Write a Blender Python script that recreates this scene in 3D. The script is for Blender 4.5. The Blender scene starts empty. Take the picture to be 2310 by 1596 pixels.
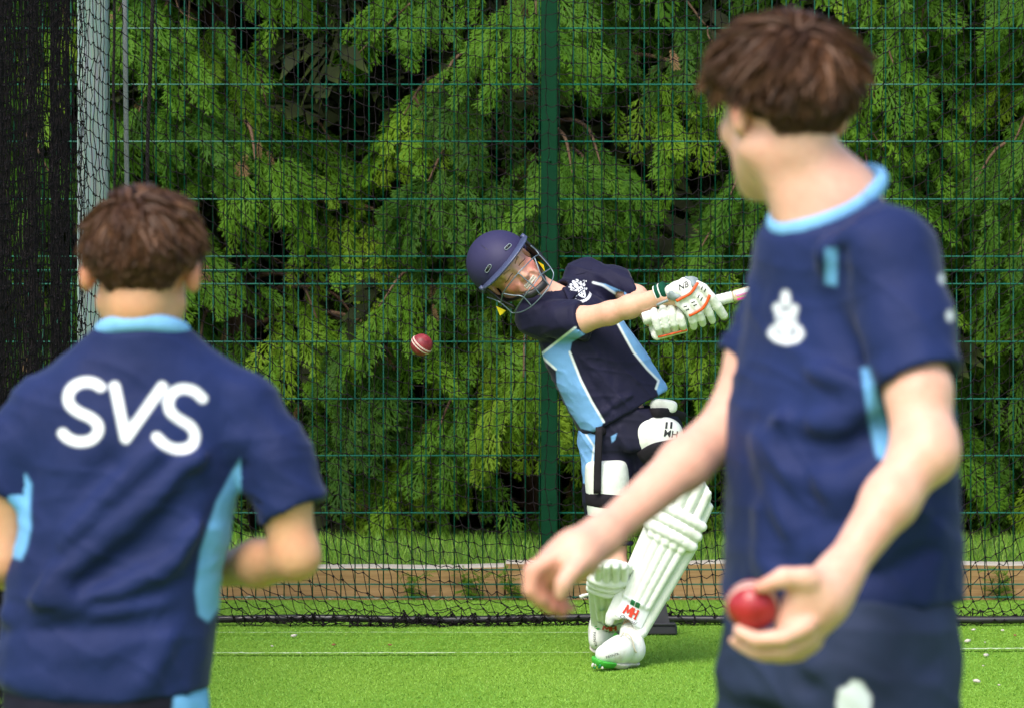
import bpy, math, random
import numpy as np
from mathutils import Vector, Matrix
from mathutils.bvhtree import BVHTree

rng = np.random.default_rng(7)
random.seed(7)
SC = bpy.context.scene
COL = SC.collection

# ------------------------------------------------------------------ camera, sky, sun, exposure
FPX = 10750.0          # focal length in reference pixels (frame 2310 wide)
CX, HOR, EYE = 1155.0, 361.0, 1.553   # optical centre, horizon row, eye height
cam = bpy.data.cameras.new('camera')
cam_o = bpy.data.objects.new('camera', cam); COL.objects.link(cam_o)
cam.sensor_width = 36.0
cam.lens = 36.0 * FPX / 2310.0
cam_o.location = (0, 0, EYE)
cam_o.rotation_euler = (math.radians(90), 0, 0)
cam.shift_x = 0.0
cam.shift_y = -(797.5 - HOR) / 2310.0
cam.clip_start = 0.1; cam.clip_end = 500
cam.dof.use_dof = True
cam.dof.focus_distance = 14.75
cam.dof.aperture_fstop = (cam.lens / 1000.0) / 0.021
SC.camera = cam_o

SUN_EL, SUN_AZ = math.radians(52), math.radians(203)   # compass bearing of the sun, 0 = +Y, clockwise
world = bpy.data.worlds.new('World'); SC.world = world; world.use_nodes = True
wn = world.node_tree
sky = wn.nodes.new('ShaderNodeTexSky'); sky.sky_type = 'NISHITA'; sky.sun_disc = False
sky.sun_elevation = SUN_EL; sky.sun_rotation = SUN_AZ
sky.air_density = 1.0; sky.dust_density = 3.0; sky.ozone_density = 1.0
wn.links.new(sky.outputs[0], wn.nodes['Background'].inputs[0])
wn.nodes['Background'].inputs[1].default_value = 0.15
sun = bpy.data.lights.new('sun', 'SUN'); sun.energy = 1.5; sun.angle = math.radians(28)
sun.color = (1.0, 0.95, 0.87)
sun_o = bpy.data.objects.new('sun', sun); COL.objects.link(sun_o)
sd = Vector((math.sin(SUN_AZ) * math.cos(SUN_EL), math.cos(SUN_AZ) * math.cos(SUN_EL), math.sin(SUN_EL)))
sun_o.rotation_euler = sd.to_track_quat('Z', 'Y').to_euler()
sun_o.location = (0, 0, 12)
SC.view_settings.view_transform = 'Standard'; SC.view_settings.look = 'None'
SC.view_settings.exposure = 0.95; SC.view_settings.gamma = 1.0
SC.cycles.use_denoising = True
SC.cycles.max_bounces = 8; SC.cycles.transparent_max_bounces = 8
SC.cycles.caustics_reflective = False; SC.cycles.caustics_refractive = False

def W(u, v, Y):
    """place measured on the photograph (2310-wide frame) at distance Y, as a world point"""
    return np.array([(u - CX) * Y / FPX, Y, EYE - (v - HOR) * Y / FPX])

# ------------------------------------------------------------------ objects
def setp(o, label=None, cat=None, group=None, kind=None):
    if label: o['label'] = label
    if cat: o['category'] = cat
    if group: o['group'] = group
    if kind: o['kind'] = kind
    return o

def empty(name, loc=(0, 0, 0), parent=None):
    o = bpy.data.objects.new(name, None); COL.objects.link(o)
    o.empty_display_size = 0.05
    o.location = loc
    if parent: o.parent = parent
    return o

def mesh_data(name, V, F, smooth=False, attrs=None, fmat=None):
    V = np.asarray(V, np.float32).reshape(-1, 3)
    me = bpy.data.meshes.new(name)
    if isinstance(F, np.ndarray):
        F = F.astype(np.int32); k = F.shape[1]; n = len(F)
        me.vertices.add(len(V)); me.vertices.foreach_set('co', V.ravel())
        me.loops.add(n * k); me.loops.foreach_set('vertex_index', F.ravel())
        me.polygons.add(n)
        me.polygons.foreach_set('loop_start', np.arange(0, n * k, k, dtype=np.int32))
        me.polygons.foreach_set('loop_total', np.full(n, k, np.int32))
        if fmat is not None: me.polygons.foreach_set('material_index', np.asarray(fmat, np.int32))
        me.update(calc_edges=True); me.validate()
    else:
        me.from_pydata([tuple(map(float, v)) for v in V], [], [tuple(int(i) for i in f) for f in F]); me.update()
    if smooth: me.polygons.foreach_set('use_smooth', np.ones(len(me.polygons), bool))
    for k2, a in (attrs or {}).items():
        a = np.asarray(a, np.float32)
        if a.ndim == 1:
            at = me.attributes.new(k2, 'FLOAT', 'POINT'); at.data.foreach_set('value', a)
        else:
            at = me.attributes.new(k2, 'FLOAT_VECTOR', 'POINT'); at.data.foreach_set('vector', a.ravel())
    return me

def link(name, me, mat=None, parent=None, loc=None):
    """one mesh object; a child's mesh is given in world space and kept there"""
    o = bpy.data.objects.new(name, me); COL.objects.link(o)
    mats = mat if isinstance(mat, (list, tuple)) else [mat]
    if mat is not None and len(me.materials) == 0:
        for m in mats: me.materials.append(m)
    if loc is not None: o.location = loc
    if parent is not None:
        o.parent = parent
        p, off = parent, Vector((0, 0, 0))
        while p is not None:
            off += p.location; p = p.parent
        if loc is None: o.location = -off
        else: o.location = Vector(loc) - off
    return o

def build(name, VF, mat, parent=None, smooth=False, attrs=None, loc=None):
    return link(name, mesh_data(name, VF[0], VF[1], smooth, attrs), mat, parent, loc)

def join(parts):
    """join (V, F) with equal face size arrays or lists"""
    Vs, Fs, n = [], [], 0
    arr = all(isinstance(f, np.ndarray) for _, f in parts) and len({f.shape[1] for _, f in parts}) == 1
    for V, F in parts:
        V = np.asarray(V, float).reshape(-1, 3)
        Vs.append(V)
        if arr: Fs.append(F + n)
        else: Fs.extend([tuple(int(i) + n for i in f) for f in F])
        n += len(V)
    return np.vstack(Vs), (np.vstack(Fs) if arr else Fs)

def nrm(v):
    v = np.asarray(v, float); return v / (np.linalg.norm(v, axis=-1, keepdims=True) + 1e-12)

def tube(P, r, n=6, cap=True, flat=None):
    """tube along polyline P; r scalar or per point; flat=(vector, ratio) squashes it along vector"""
    P = np.asarray(P, float); m = len(P)
    r = np.broadcast_to(np.asarray(r, float), (m,))
    T = np.gradient(P, axis=0); T = nrm(T)
    ref = np.array([0, 0, 1.0]) if abs(T[0][2]) < 0.9 else np.array([1.0, 0, 0])
    if flat is not None: ref = np.asarray(flat[0], float)
    A = np.zeros((m, 3)); a = nrm(ref - T[0] * np.dot(ref, T[0])); A[0] = a
    for i in range(1, m):
        base = ref if flat is not None else A[i - 1]
        a = base - T[i] * np.dot(base, T[i]); A[i] = nrm(a)
    B = np.cross(T, A)
    ang = np.arange(n) * 2 * math.pi / n
    ka = flat[1] if flat is not None else 1.0
    V = P[:, None, :] + r[:, None, None] * (ka * np.cos(ang)[None, :, None] * A[:, None, :] + np.sin(ang)[None, :, None] * B[:, None, :])
    V = V.reshape(-1, 3); F = []
    for i in range(m - 1):
        for j in range(n):
            k = (j + 1) % n
            F.append((i * n + j, i * n + k, (i + 1) * n + k, (i + 1) * n + j))
    F = np.array(F)
    if cap:
        c0, c1 = len(V), len(V) + 1
        V = np.vstack([V, P[:1], P[-1:]])
        F2 = [(c0, (j + 1) % n, j, c0) for j in range(n)]
        F = [tuple(f) for f in F] + [(c0, (j + 1) % n, j) for j in range(n)] + [(c1, (m - 1) * n + j, (m - 1) * n + (j + 1) % n) for j in range(n)]
    return V, F

def box(c, s, R=None, bev=0.0):
    """box centre c, full size s, with chamfered edges"""
    c = np.asarray(c, float); h = np.asarray(s, float) / 2
    if bev <= 0:
        V = np.array([[x, y, z] for x in (-1, 1) for y in (-1, 1) for z in (-1, 1)], float) * h
        F = [(0, 1, 3, 2), (4, 6, 7, 5), (0, 4, 5, 1), (2, 3, 7, 6), (0, 2, 6, 4), (1, 5, 7, 3)]
    else:
        V, idx = [], {}
        for sx in (-1, 1):
            for sy in (-1, 1):
                for sz in (-1, 1):
                    for ax in range(3):
                        p = np.array([sx * h[0], sy * h[1], sz * h[2]])
                        for k in range(3):
                            if k != ax: p[k] -= (sx, sy, sz)[k] * bev
                        idx[(sx, sy, sz, ax)] = len(V); V.append(p)
        F = []
        for ax in range(3):
            o1, o2 = [k for k in range(3) if k != ax]
            for s_ in (-1, 1):
                q = []
                for a, b in ((-1, -1), (1, -1), (1, 1), (-1, 1)):
                    k = [0, 0, 0]; k[ax] = s_; k[o1] = a; k[o2] = b
                    q.append(idx[(k[0], k[1], k[2], ax)])
                F.append(tuple(q))
        for ax in range(3):       # edge strips along axis ax
            o1, o2 = [k for k in range(3) if k != ax]
            for a in (-1, 1):
                for b in (-1, 1):
                    q = []
                    for s_, fa in ((-1, o1), (1, o1), (1, o2), (-1, o2)):
                        k = [0, 0, 0]; k[ax] = s_; k[o1] = a; k[o2] = b
                        q.append(idx[(k[0], k[1], k[2], fa)])
                    F.append(tuple(q))
        for sx in (-1, 1):
            for sy in (-1, 1):
                for sz in (-1, 1):
                    F.append(tuple(idx[(sx, sy, sz, ax)] for ax in range(3)))
        V = np.array(V)
    if R is not None: V = V @ np.asarray(R).T
    return V + c, F

def catmull(P, n=8):
    P = np.asarray(P, float)
    if len(P) < 3: return P[0] + (P[-1] - P[0]) * np.linspace(0, 1, n + 1)[:, None]
    Q = np.vstack([2 * P[0] - P[1], P, 2 * P[-1] - P[-2]]); out = []
    for i in range(1, len(Q) - 2):
        t = np.linspace(0, 1, n, endpoint=False)[:, None]
        p0, p1, p2, p3 = Q[i - 1], Q[i], Q[i + 1], Q[i + 2]
        out.append(0.5 * ((2 * p1) + (-p0 + p2) * t + (2 * p0 - 5 * p1 + 4 * p2 - p3) * t ** 2 + (-p0 + 3 * p1 - 3 * p2 + p3) * t ** 3))
    return np.vstack(out + [P[-1:]])

# ------------------------------------------------------------------ materials
class NT:
    def __init__(s, name, rough=0.6, spec=0.5):
        s.m = bpy.data.materials.new(name); s.m.use_nodes = True
        s.t = s.m.node_tree; s.b = s.t.nodes['Principled BSDF']
        s.b.inputs['Roughness'].default_value = rough
        s.b.inputs['Specular IOR Level'].default_value = spec
    def n(s, typ, **kw):
        nd = s.t.nodes.new('ShaderNode' + typ)
        for k, v in kw.items(): setattr(nd, k, v)
        return nd
    def l(s, a, b): s.t.links.new(a, b)
    def noise(s, scale, detail=4, rough=0.55, coord='Object', stretch=None, dist=0.0):
        tc = s.n('TexCoord'); nz = s.n('TexNoise')
        nz.inputs['Scale'].default_value = scale; nz.inputs['Detail'].default_value = detail
        nz.inputs['Roughness'].default_value = rough; nz.inputs['Distortion'].default_value = dist
        if stretch is not None:
            mp = s.n('Mapping'); mp.inputs['Scale'].default_value = stretch
            s.l(tc.outputs[coord], mp.inputs[0]); s.l(mp.outputs[0], nz.inputs['Vector'])
        else: s.l(tc.outputs[coord], nz.inputs['Vector'])
        return nz.outputs['Fac']
    def ramp(s, fac, stops, interp='LINEAR'):
        r = s.n('ValToRGB'); r.color_ramp.interpolation = interp
        e = r.color_ramp.elements
        while len(e) < len(stops): e.new(0.5)
        for k, (p, c) in enumerate(stops):
            e[k].position = p; e[k].color = (*c, 1) if len(c) == 3 else c
        s.l(fac, r.inputs[0]); return r.outputs[0]
    def mix(s, fac, a, b, mode='MIX'):
        m = s.n('Mix', data_type='RGBA', blend_type=mode)
        for sock, val in ((m.inputs[0], fac), (m.inputs[6], a), (m.inputs[7], b)):
            if isinstance(val, (int, float)): sock.default_value = val
            elif isinstance(val, tuple): sock.default_value = (*val, 1)
            else: s.l(val, sock)
        return m.outputs[2]
    def attr(s, name):
        a = s.n('Attribute'); a.attribute_name = name; return a.outputs['Fac']
    def step(s, val, lo, hi):
        r = s.n('MapRange'); r.interpolation_type = 'SMOOTHSTEP'
        r.inputs[1].default_value = lo; r.inputs[2].default_value = hi
        s.l(val, r.inputs[0]); return r.outputs[0]
    def color(s, c):
        if isinstance(c, tuple): s.b.inputs['Base Color'].default_value = (*c, 1)
        else: s.l(c, s.b.inputs['Base Color'])
        return s
    def bump(s, h, strength=0.3, dist=0.01, prev=None):
        b = s.n('Bump'); b.inputs['Strength'].default_value = strength; b.inputs['Distance'].default_value = dist
        s.l(h, b.inputs['Height'])
        if prev is not None: s.l(prev, b.inputs['Normal'])
        s.l(b.outputs[0], s.b.inputs['Normal']); return b.outputs[0]

def plain(name, c, rough=0.6, var=0.15, scale=20, spec=0.5, bump=0.0, metal=0.0, bscale=None):
    t = NT(name, rough, spec)
    f = t.noise(scale)
    t.color(t.ramp(f, [(0.3, tuple(x * (1 - var) for x in c)), (0.7, tuple(min(1, x * (1 + var)) for x in c))]))
    if bump: t.bump(t.noise(bscale or scale * 4), bump, 0.004)
    t.b.inputs['Metallic'].default_value = metal
    return t.m
# ================================================================== the setting
def grid_sheet(x0, x1, y0, y1, z, nx, ny, rough=0.0):
    xs, ys = np.linspace(x0, x1, nx), np.linspace(y0, y1, ny)
    X, Y = np.meshgrid(xs, ys, indexing='ij')
    Z = np.full_like(X, z) + rough * rng.standard_normal(X.shape)
    V = np.stack([X, Y, Z], -1).reshape(-1, 3)
    i = np.arange(nx * ny).reshape(nx, ny)
    F = np.stack([i[:-1, :-1], i[1:, :-1], i[1:, 1:], i[:-1, 1:]], -1).reshape(-1, 4)
    return V, F

# --- artificial turf
t = NT('turf', 0.85, 0.2)
f1 = t.noise(1.3, 3, stretch=(1, 0.5, 1)); f2 = t.noise(260, 2); f3 = t.noise(40, 3)
c = t.ramp(f1, [(0.3, (0.13, 0.275, 0.016)), (0.7, (0.185, 0.345, 0.028))])
c = t.mix(0.55, c, t.ramp(f2, [(0.3, (0.09, 0.20, 0.012)), (0.7, (0.20, 0.35, 0.035))]))
c = t.mix(t.step(f3, 0.62, 0.8), c, (0.10, 0.21, 0.015))
t.color(c); t.bump(f2, 0.6, 0.006); M_TURF = t.m
turf = build('turf', grid_sheet(-60, 60, -20, 16.86, 0.0, 2, 2), M_TURF)
setp(turf, 'bright green artificial turf of the practice lane', kind='structure')
M_SOIL = plain('soil', (0.05, 0.035, 0.02), 0.95, 0.4, 8)
outer = build('ground', grid_sheet(-60, 60, 16.80, 120, -0.02, 2, 2), M_SOIL)
setp(outer, 'dark soil ground under the conifer hedge', kind='structure')

def blades(n, x0, x1, y0, y1, zf, h0, h1, w, lean=0.5, dens=None):
    x = rng.uniform(x0, x1, n); y = rng.uniform(y0, y1, n)
    if dens is not None:
        k = rng.random(n) < dens(x, y); x, y = x[k], y[k]; n = len(x)
    z = zf(x, y)
    h = rng.uniform(h0, h1, n); a = rng.uniform(0, 2 * math.pi, n); l = rng.uniform(0, lean, n) * h
    b = rng.uniform(0, 2 * math.pi, n)
    base = np.stack([x, y, z], -1)
    d = np.stack([np.cos(a), np.sin(a), np.zeros(n)], -1) * (w / 2)
    tip = base + np.stack([np.cos(b) * l, np.sin(b) * l, h], -1)
    V = np.stack([base - d, base + d, tip], 1).reshape(-1, 3)
    F = np.arange(3 * n).reshape(n, 3)
    tint = np.repeat(rng.random(n), 3)
    return (V, F), tint

t = NT('turf_fibre', 0.6, 0.3)
ta = t.attr('tint')
f1 = t.noise(1.3, 3, stretch=(1, 0.5, 1))
c = t.ramp(ta, [(0.0, (0.126, 0.288, 0.028)), (0.5, (0.166, 0.350, 0.040)), (0.96, (0.20, 0.39, 0.054)), (1.0, (0.30, 0.41, 0.10))])
c = t.mix(t.step(f1, 0.35, 0.7), c, t.mix(0.35, c, (0.26, 0.40, 0.05)))
t.color(c); M_FIBRE = t.m
vf, tint = blades(350000, -3.0, 3.0, 12.0, 16.84, lambda x, y: np.zeros_like(x), 0.003, 0.0065, 0.0032, 1.6, lambda x, y: np.clip((3.0 - np.abs(x)) / .9, 0, 1) * np.clip((y - 12.0) / 1.2, 0, 1))
o = build('turf_fibres', vf, M_FIBRE, attrs={'tint': tint})
setp(o, 'short green plastic grass fibres of the turf', 'grass', kind='stuff')

# --- painted crease lines on the turf
t = NT('line_paint', 0.8, 0.2)
nz = t.noise(55, 5, 0.7)
t.color(t.ramp(nz, [(0.40, (0.22, 0.38, 0.08)), (0.62, (0.60, 0.68, 0.50))])); M_LINE = t.m
def line_strip(x0, y0, x1, y1, w, name='line_marking'):
    n = 90; xs = np.linspace(x0, x1, n); ys = np.linspace(y0, y1, n) + 0.004 * rng.standard_normal(n)
    wj = w * (0.7 + 0.6 * rng.random(n))
    V = np.vstack([np.stack([xs, ys - wj / 2, np.full(n, 0.0105)], -1), np.stack([xs, ys + wj / 2, np.full(n, 0.0105)], -1)])
    F = np.stack([np.arange(n - 1), np.arange(1, n), np.arange(n + 1, 2 * n), np.arange(n, 2 * n - 1)], -1)
    return build(name, (V, F), M_LINE, turf)
line_strip(-1.35, 14.945, -0.18, 14.955, 0.026)
line_strip(1.15, 15.06, 2.4, 15.13, 0.028)
line_strip(-1.35, 15.60, 0.35, 15.60, 0.008)
line_strip(-0.18, 14.955, 0.30, 14.965, 0.008)

# --- timber edging boards that hold the grass bank
t = NT('sleeper_wood', 0.8, 0.25)
g = t.noise(3.0, 6, 0.65, stretch=(1.2, 8, 22), dist=0.6)
k = t.noise(2.2, 2)
c = t.ramp(g, [(0.25, (0.24, 0.14, 0.055)), (0.55, (0.38, 0.24, 0.105)), (0.8, (0.46, 0.31, 0.15))])
c = t.mix(t.step(k, 0.6, 0.75), c, (0.24, 0.125, 0.045))
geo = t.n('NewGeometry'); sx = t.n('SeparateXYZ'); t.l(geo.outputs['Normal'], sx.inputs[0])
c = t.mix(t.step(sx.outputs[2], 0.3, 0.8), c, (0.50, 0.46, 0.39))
t.color(c); t.bump(g, 0.35, 0.004); M_WOOD = t.m
def board(x0, x1, z1, label):
    n = 24; xs = np.linspace(x0, x1, n); V, F = [], []
    for i, x in enumerate(xs):
        j = 0.0025 * rng.standard_normal()
        ring = [(16.90, -0.015), (16.90, z1 - 0.004 + j), (16.904, z1 + j), (17.0, z1 + j + 0.002), (17.0, -0.015)]
        V += [(x, y, z) for y, z in ring]
        if i:
            a, b = 5 * (i - 1), 5 * i
            F += [(a + q, b + q, b + (q + 1) % 5, a + (q + 1) % 5) for q in range(5)]
    F += [(4, 3, 2, 1, 0), tuple(5 * (n - 1) + q for q in range(5))]
    o = build('timber_edging', (V, F), M_WOOD)
    return setp(o, label, 'board', 'timber boards edging the grass bank')
board(-3.4, -0.028, 0.112, 'tan timber edging board behind the netting, left of the post, slightly lower top')
board(-0.022, 3.4, 0.126, 'tan timber edging board behind the batter, slightly higher top edge')

# --- grass bank behind the boards
def bank_z(x, y): return 0.085 + 0.03 * np.clip((y - 17.0) / 1.0, 0, 1) + 0.006 * np.sin(5 * x) * np.sin(7 * y)
V, F = grid_sheet(-6, 6, 17.0, 20.0, 0, 60, 30); V[:, 2] = bank_z(V[:, 0], V[:, 1])
M_BANK = plain('bank_soil', (0.06, 0.10, 0.02), 0.95, 0.4, 30)
setp(build('grass_bank', (V, F), M_BANK), 'grass bank between timber edging and conifers', kind='structure')
t = NT('grass_blade', 0.55, 0.3)
ta = t.attr('tint')
c = t.ramp(ta, [(0, (0.075, 0.20, 0.015)), (0.6, (0.15, 0.33, 0.025)), (1, (0.27, 0.42, 0.06))])
t.color(c); M_GRASS = t.m
vf, tint = blades(26000, -2.6, 2.6, 17.0, 18.1, bank_z, 0.02, 0.055, 0.004, 0.8)
o = build('bank_grass', vf, M_GRASS, attrs={'tint': tint})
setp(o, 'lush green grass growing on the bank', 'grass', kind='stuff')

# --- loose stones and crumbs on the turf
M_STONE = plain('stone', (0.52, 0.48, 0.42), 0.9, 0.25, 60)
M_CRUMB = plain('crumb', (0.22, 0.10, 0.04), 0.9, 0.3, 60)
def stone_mesh(seed, r):
    g = np.random.default_rng(seed)
    a = (1 + 5 ** .5) / 2
    V = np.array([(-1, a, 0), (1, a, 0), (-1, -a, 0), (1, -a, 0), (0, -1, a), (0, 1, a), (0, -1, -a), (0, 1, -a), (a, 0, -1), (a, 0, 1), (-a, 0, -1), (-a, 0, 1)], float)
    V = nrm(V) * (r * (0.7 + 0.5 * g.random((12, 1)))) * np.array([1.25, 0.95, 0.6])
    F = np.array([(0, 11, 5), (0, 5, 1), (0, 1, 7), (0, 7, 10), (0, 10, 11), (1, 5, 9), (5, 11, 4), (11, 10, 2), (10, 7, 6), (7, 1, 8), (3, 9, 4), (3, 4, 2), (3, 2, 6), (3, 6, 8), (3, 8, 9), (4, 9, 5), (2, 4, 11), (6, 2, 10), (8, 6, 7), (9, 8, 1)])
    return V, F
def on_turf(u, v):
    Y = FPX * EYE / (v - HOR); return np.array([(u - CX) * Y / FPX, Y, 0.0])
for k, (u, v, r) in enumerate([(2182, 1450, .010), (2224, 1482, .010), (2203, 1542, .012), (2158, 1437, .008), (2262, 1425, .006), (2196, 1424, .007), (2222, 1452, .004), (2218, 1505, .004), (2254, 1549, .005), (2292, 1347, .010), (663, 1438, .010), (614, 1461, .006)]):
    p = on_turf(u, v)
    o = build('stone', stone_mesh(k, r), M_STONE, loc=(p[0], p[1], 0.006 + r * 0.35)); o.rotation_euler[2] = k * 1.3
    setp(o, 'small pale stone lying loose on the green turf', 'stone', 'loose stones on the turf')
for k, (u, v, r) in enumerate([(752, 1458, .007), (880, 1458, .006), (2290, 1436, .005)]):
    p = on_turf(u, v)
    o = build('soil_crumb', stone_mesh(40 + k, r), M_CRUMB, loc=(p[0], p[1], 0.006 + r * 0.35))
    setp(o, 'tiny brown crumb lying on the green turf', 'crumb', 'brown crumbs on the turf')
M_GRIT = plain('grit', (0.55, 0.47, 0.38), 0.9, 0.4, 80)
parts = []
for k in range(130):
    x = rng.uniform(-1.7, 2.0); r = rng.uniform(0.003, 0.010)
    V, F = stone_mesh(100 + k, r); parts.append((V + np.array([x, 16.885 - abs(rng.normal(0, .02)), 0.004 + r * .4]), F))
setp(build('grit', join(parts), M_GRIT), 'pale grit and flakes lying along the timber edging', 'grit', kind='stuff')

# --- weldmesh fence
t = NT('fence_green', 0.75, 0.15)
f = t.noise(12); t.color(t.ramp(f, [(0.3, (0.000, 0.030, 0.011)), (0.7, (0.000, 0.040, 0.015))])); M_FENCE = t.m
t = NT('fence_wire_green', 0.3, 0.55)
f = t.noise(30); t.color(t.ramp(f, [(0.3, (0.004, 0.10, 0.068)), (0.7, (0.010, 0.145, 0.098))])); M_WIRE = t.m
t = NT('fence_wire_dark', 0.5, 0.2)
f = t.noise(30); t.color(t.ramp(f, [(0.3, (0.0, 0.050, 0.030)), (0.7, (0.002, 0.080, 0.048))])); M_WIREV = t.m
YF = 16.79
def zrow(v): return EYE - (v - HOR) * YF / FPX
PX = [W(1239, 0, YF)[0] + k * 2.52 for k in (-1, 0, 1)]
def wire_mesh(axis, L, r):
    P = np.zeros((2, 3)); P[1][axis] = L
    V, F = tube(P, r, 6)
    return mesh_data('wire', V, F, True)
ROW_UP = [-190, -63, 64, 190.5, 319, 449, 578, 609]
ROW_LO = [611.5, 640, 770, 898, 1026, 1155, 1283, 1316, 1345]
for side, (xa, xb, wh) in enumerate(((PX[0] + .034, PX[1] - .034, 'left of'), (PX[1] + .034, PX[2] - .034, 'right of'))):
    for tier, rows in (('upper', ROW_UP), ('lower', ROW_LO)):
        zt, zb = zrow(rows[0]), zrow(rows[-1])
        if tier == 'upper': zt = zrow(-320)
        root = empty('mesh_panel', (xa, YF, zb))
        setp(root, f'{tier} green welded wire mesh fence panel {wh} the dark green post', 'fence panel', 'green mesh fence panels')
        vm = wire_mesh(2, zt - zb + 0.012, 0.0023); vm.materials.append(M_WIREV)
        hm = wire_mesh(0, xb - xa, 0.0026); hm.materials.append(M_WIRE)
        off = 0.0 if tier == 'upper' else 0.0
        n = int((xb - xa) / 0.05)
        x0 = xa + ((xb - xa) - n * 0.05) / 2
        for i in range(n + 1):
            link('wire', vm, None, root, (x0 + i * 0.05 + (0.0 if tier == 'upper' else 0.0006), YF + (0.0 if tier == 'upper' else 0.0058), zb - 0.006))
        for v in rows:
            link('wire', hm, None, root, (xa, YF - 0.0052 + (0.0 if tier == 'upper' else 0.0058), zrow(v)))
        if tier == 'upper':
            link('wire', hm, None, root, (xa, YF - 0.0052, zrow(-317)))
for k, x in enumerate(PX):
    root = empty('fence_post', (x, YF + 0.0, 0))
    build('post_body', box((x, YF - 0.004, 1.42), (0.0585, 0.06, 2.94), None, 0.004), M_FENCE, root)
    build('base_plate', box((x, YF - 0.004, 0.006), (0.11, 0.1, 0.012), None, 0.002), M_FENCE, root)
    build('cap', box((x, YF - 0.004, 2.899), (0.064, 0.066, 0.014), None, 0.003), M_FENCE, root)
    lab = ['dark green square fence post at the far left end of the mesh', 'dark green square steel fence post rising behind the batter', 'dark green square fence post at the far right end of the mesh'][k]
    setp(root, lab, 'fence post', 'green fence posts')
    for z in (0.35, 1.0, 1.55, 2.2):
        build('clamp', tube([(x, YF - 0.0335, z), (x, YF - 0.040, z)], 0.007, 8), M_FENCE, root, True)

# --- galvanised pole that carries the nets
t = NT('galvanised', 0.5, 0.5)
f = t.noise(9, 5, 0.6, stretch=(1, 1, 0.35)); v = t.n('TexVoronoi'); v.inputs['Scale'].default_value = 45
c = t.ramp(f, [(0.3, (0.22, 0.31, 0.31)), (0.7, (0.33, 0.43, 0.42))])
c = t.mix(0.12, c, v.outputs['Color']); t.color(c); t.b.inputs['Metallic'].default_value = 0.25; M_GALV = t.m
pc = W(211, 0, 16.07)
root = empty('net_pole', (pc[0], pc[1], 0))
build('pole_body', box((pc[0], pc[1], 1.65), (0.102, 0.102, 3.3), None, 0.008), M_GALV, root)
build('base_plate', box((pc[0], pc[1], 0.008), (0.22, 0.22, 0.012), None, 0.002), M_GALV, root)
build('cap', box((pc[0], pc[1], 3.305), (0.108, 0.108, 0.014), None, 0.004), M_GALV, root)
for dx in (-.085, .085):
    for dy in (-.085, .085):
        build('bolt', tube([(pc[0] + dx, pc[1] + dy, .010), (pc[0] + dx, pc[1] + dy, .03)], .009, 6), M_GALV, root)
setp(root, 'square galvanised steel pole wrapped by black netting', 'pole')
# second pole further off, with an amber cap
pc2 = W(152, 0, 20.5)
root = empty('far_pole', (pc2[0], pc2[1], 0))
ztop = W(0, 402, 20.5)[2]
build('pole_body', box((pc2[0], pc2[1], ztop / 2), (0.066, 0.066, ztop), None, 0.006), M_GALV, root)
M_AMBER = plain('amber_plastic', (0.65, 0.16, 0.03), 0.25, 0.3, 30)
M_CAPLIT = plain('cap_highlight', (0.85, 0.66, 0.42), 0.3, 0.1, 30)  # cream paints in the sunlit highlight at the top of the cap
build('amber_base', tube([(pc2[0] - .01, pc2[1], ztop), (pc2[0] - .01, pc2[1], ztop + .004), (pc2[0] - .01, pc2[1], ztop + .035)], .026, 12), M_AMBER, root, True)
build('highlight_top', tube([(pc2[0] - .01, pc2[1], ztop + .035), (pc2[0] - .01, pc2[1], ztop + .07), (pc2[0] - .01, pc2[1], ztop + .088)], [.025, .024, .016], 12), M_CAPLIT, root, True)
setp(root, 'shorter grey pole with an amber cap, its sunlit top painted cream, behind the side net', 'pole')
# thin leaning rod and hanging ropes
ra, rb = W(279, -160, 15.99), W(288, 560, 15.99); d = (rb - ra) / (rb[2] - ra[2])
rb = ra + d * (0.004 - ra[2])
M_ROD = plain('grey_rod', (0.17, 0.19, 0.19), 0.5, 0.1, 20)
o = build('net_rod', tube(np.array([ra + (rb - ra) * s for s in np.linspace(0, 1, 6)]), 0.0085, 8), M_ROD, None, True)
setp(o, 'thin grey fibreglass rod standing upright just right of the galvanised pole', 'rod')
M_ROPE = plain('black_rope', (0.022, 0.018, 0.020), 0.9, 0.3, 200, 0.2, 0.3)
def rope(pts, r, label):
    P = catmull(pts, 90); parts = []
    s = np.concatenate([[0], np.cumsum(np.linalg.norm(np.diff(P, axis=0), axis=1))])
    for ph in (0, 2.09, 4.19):
        a = s / (r * 7.5) * 2 * math.pi + ph
        Q = P + np.stack([np.cos(a), np.sin(a), np.zeros_like(a)], -1) * r * 0.55
        parts.append(tube(Q, r * 0.62, 5, False))
    o = build('rope', join(parts), M_ROPE, None, True)
    return setp(o, label, 'rope', 'ropes hanging beside the pole')
YN = 15.93
rope([W(348, -130, YN - .03), W(343, 60, YN - .03), W(337, 220, YN - .03), W(333, 330, YN - .03), W(333, 500, YN - .03), W(338, 800, YN - .03), W(330, 1200, YN - .02)], 0.0062, 'thick twisted black rope hanging down the end net')
rope([W(257, -130, YN - .02), W(258, 60, YN - .02), W(256, 200, YN - .02), W(262, 330, YN - .02), W(257, 480, YN - .02), W(262, 800, YN - .02), W(258, 1300, YN - .02)], 0.0045, 'thinner dark rope along the right edge of the galvanised pole')

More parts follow.
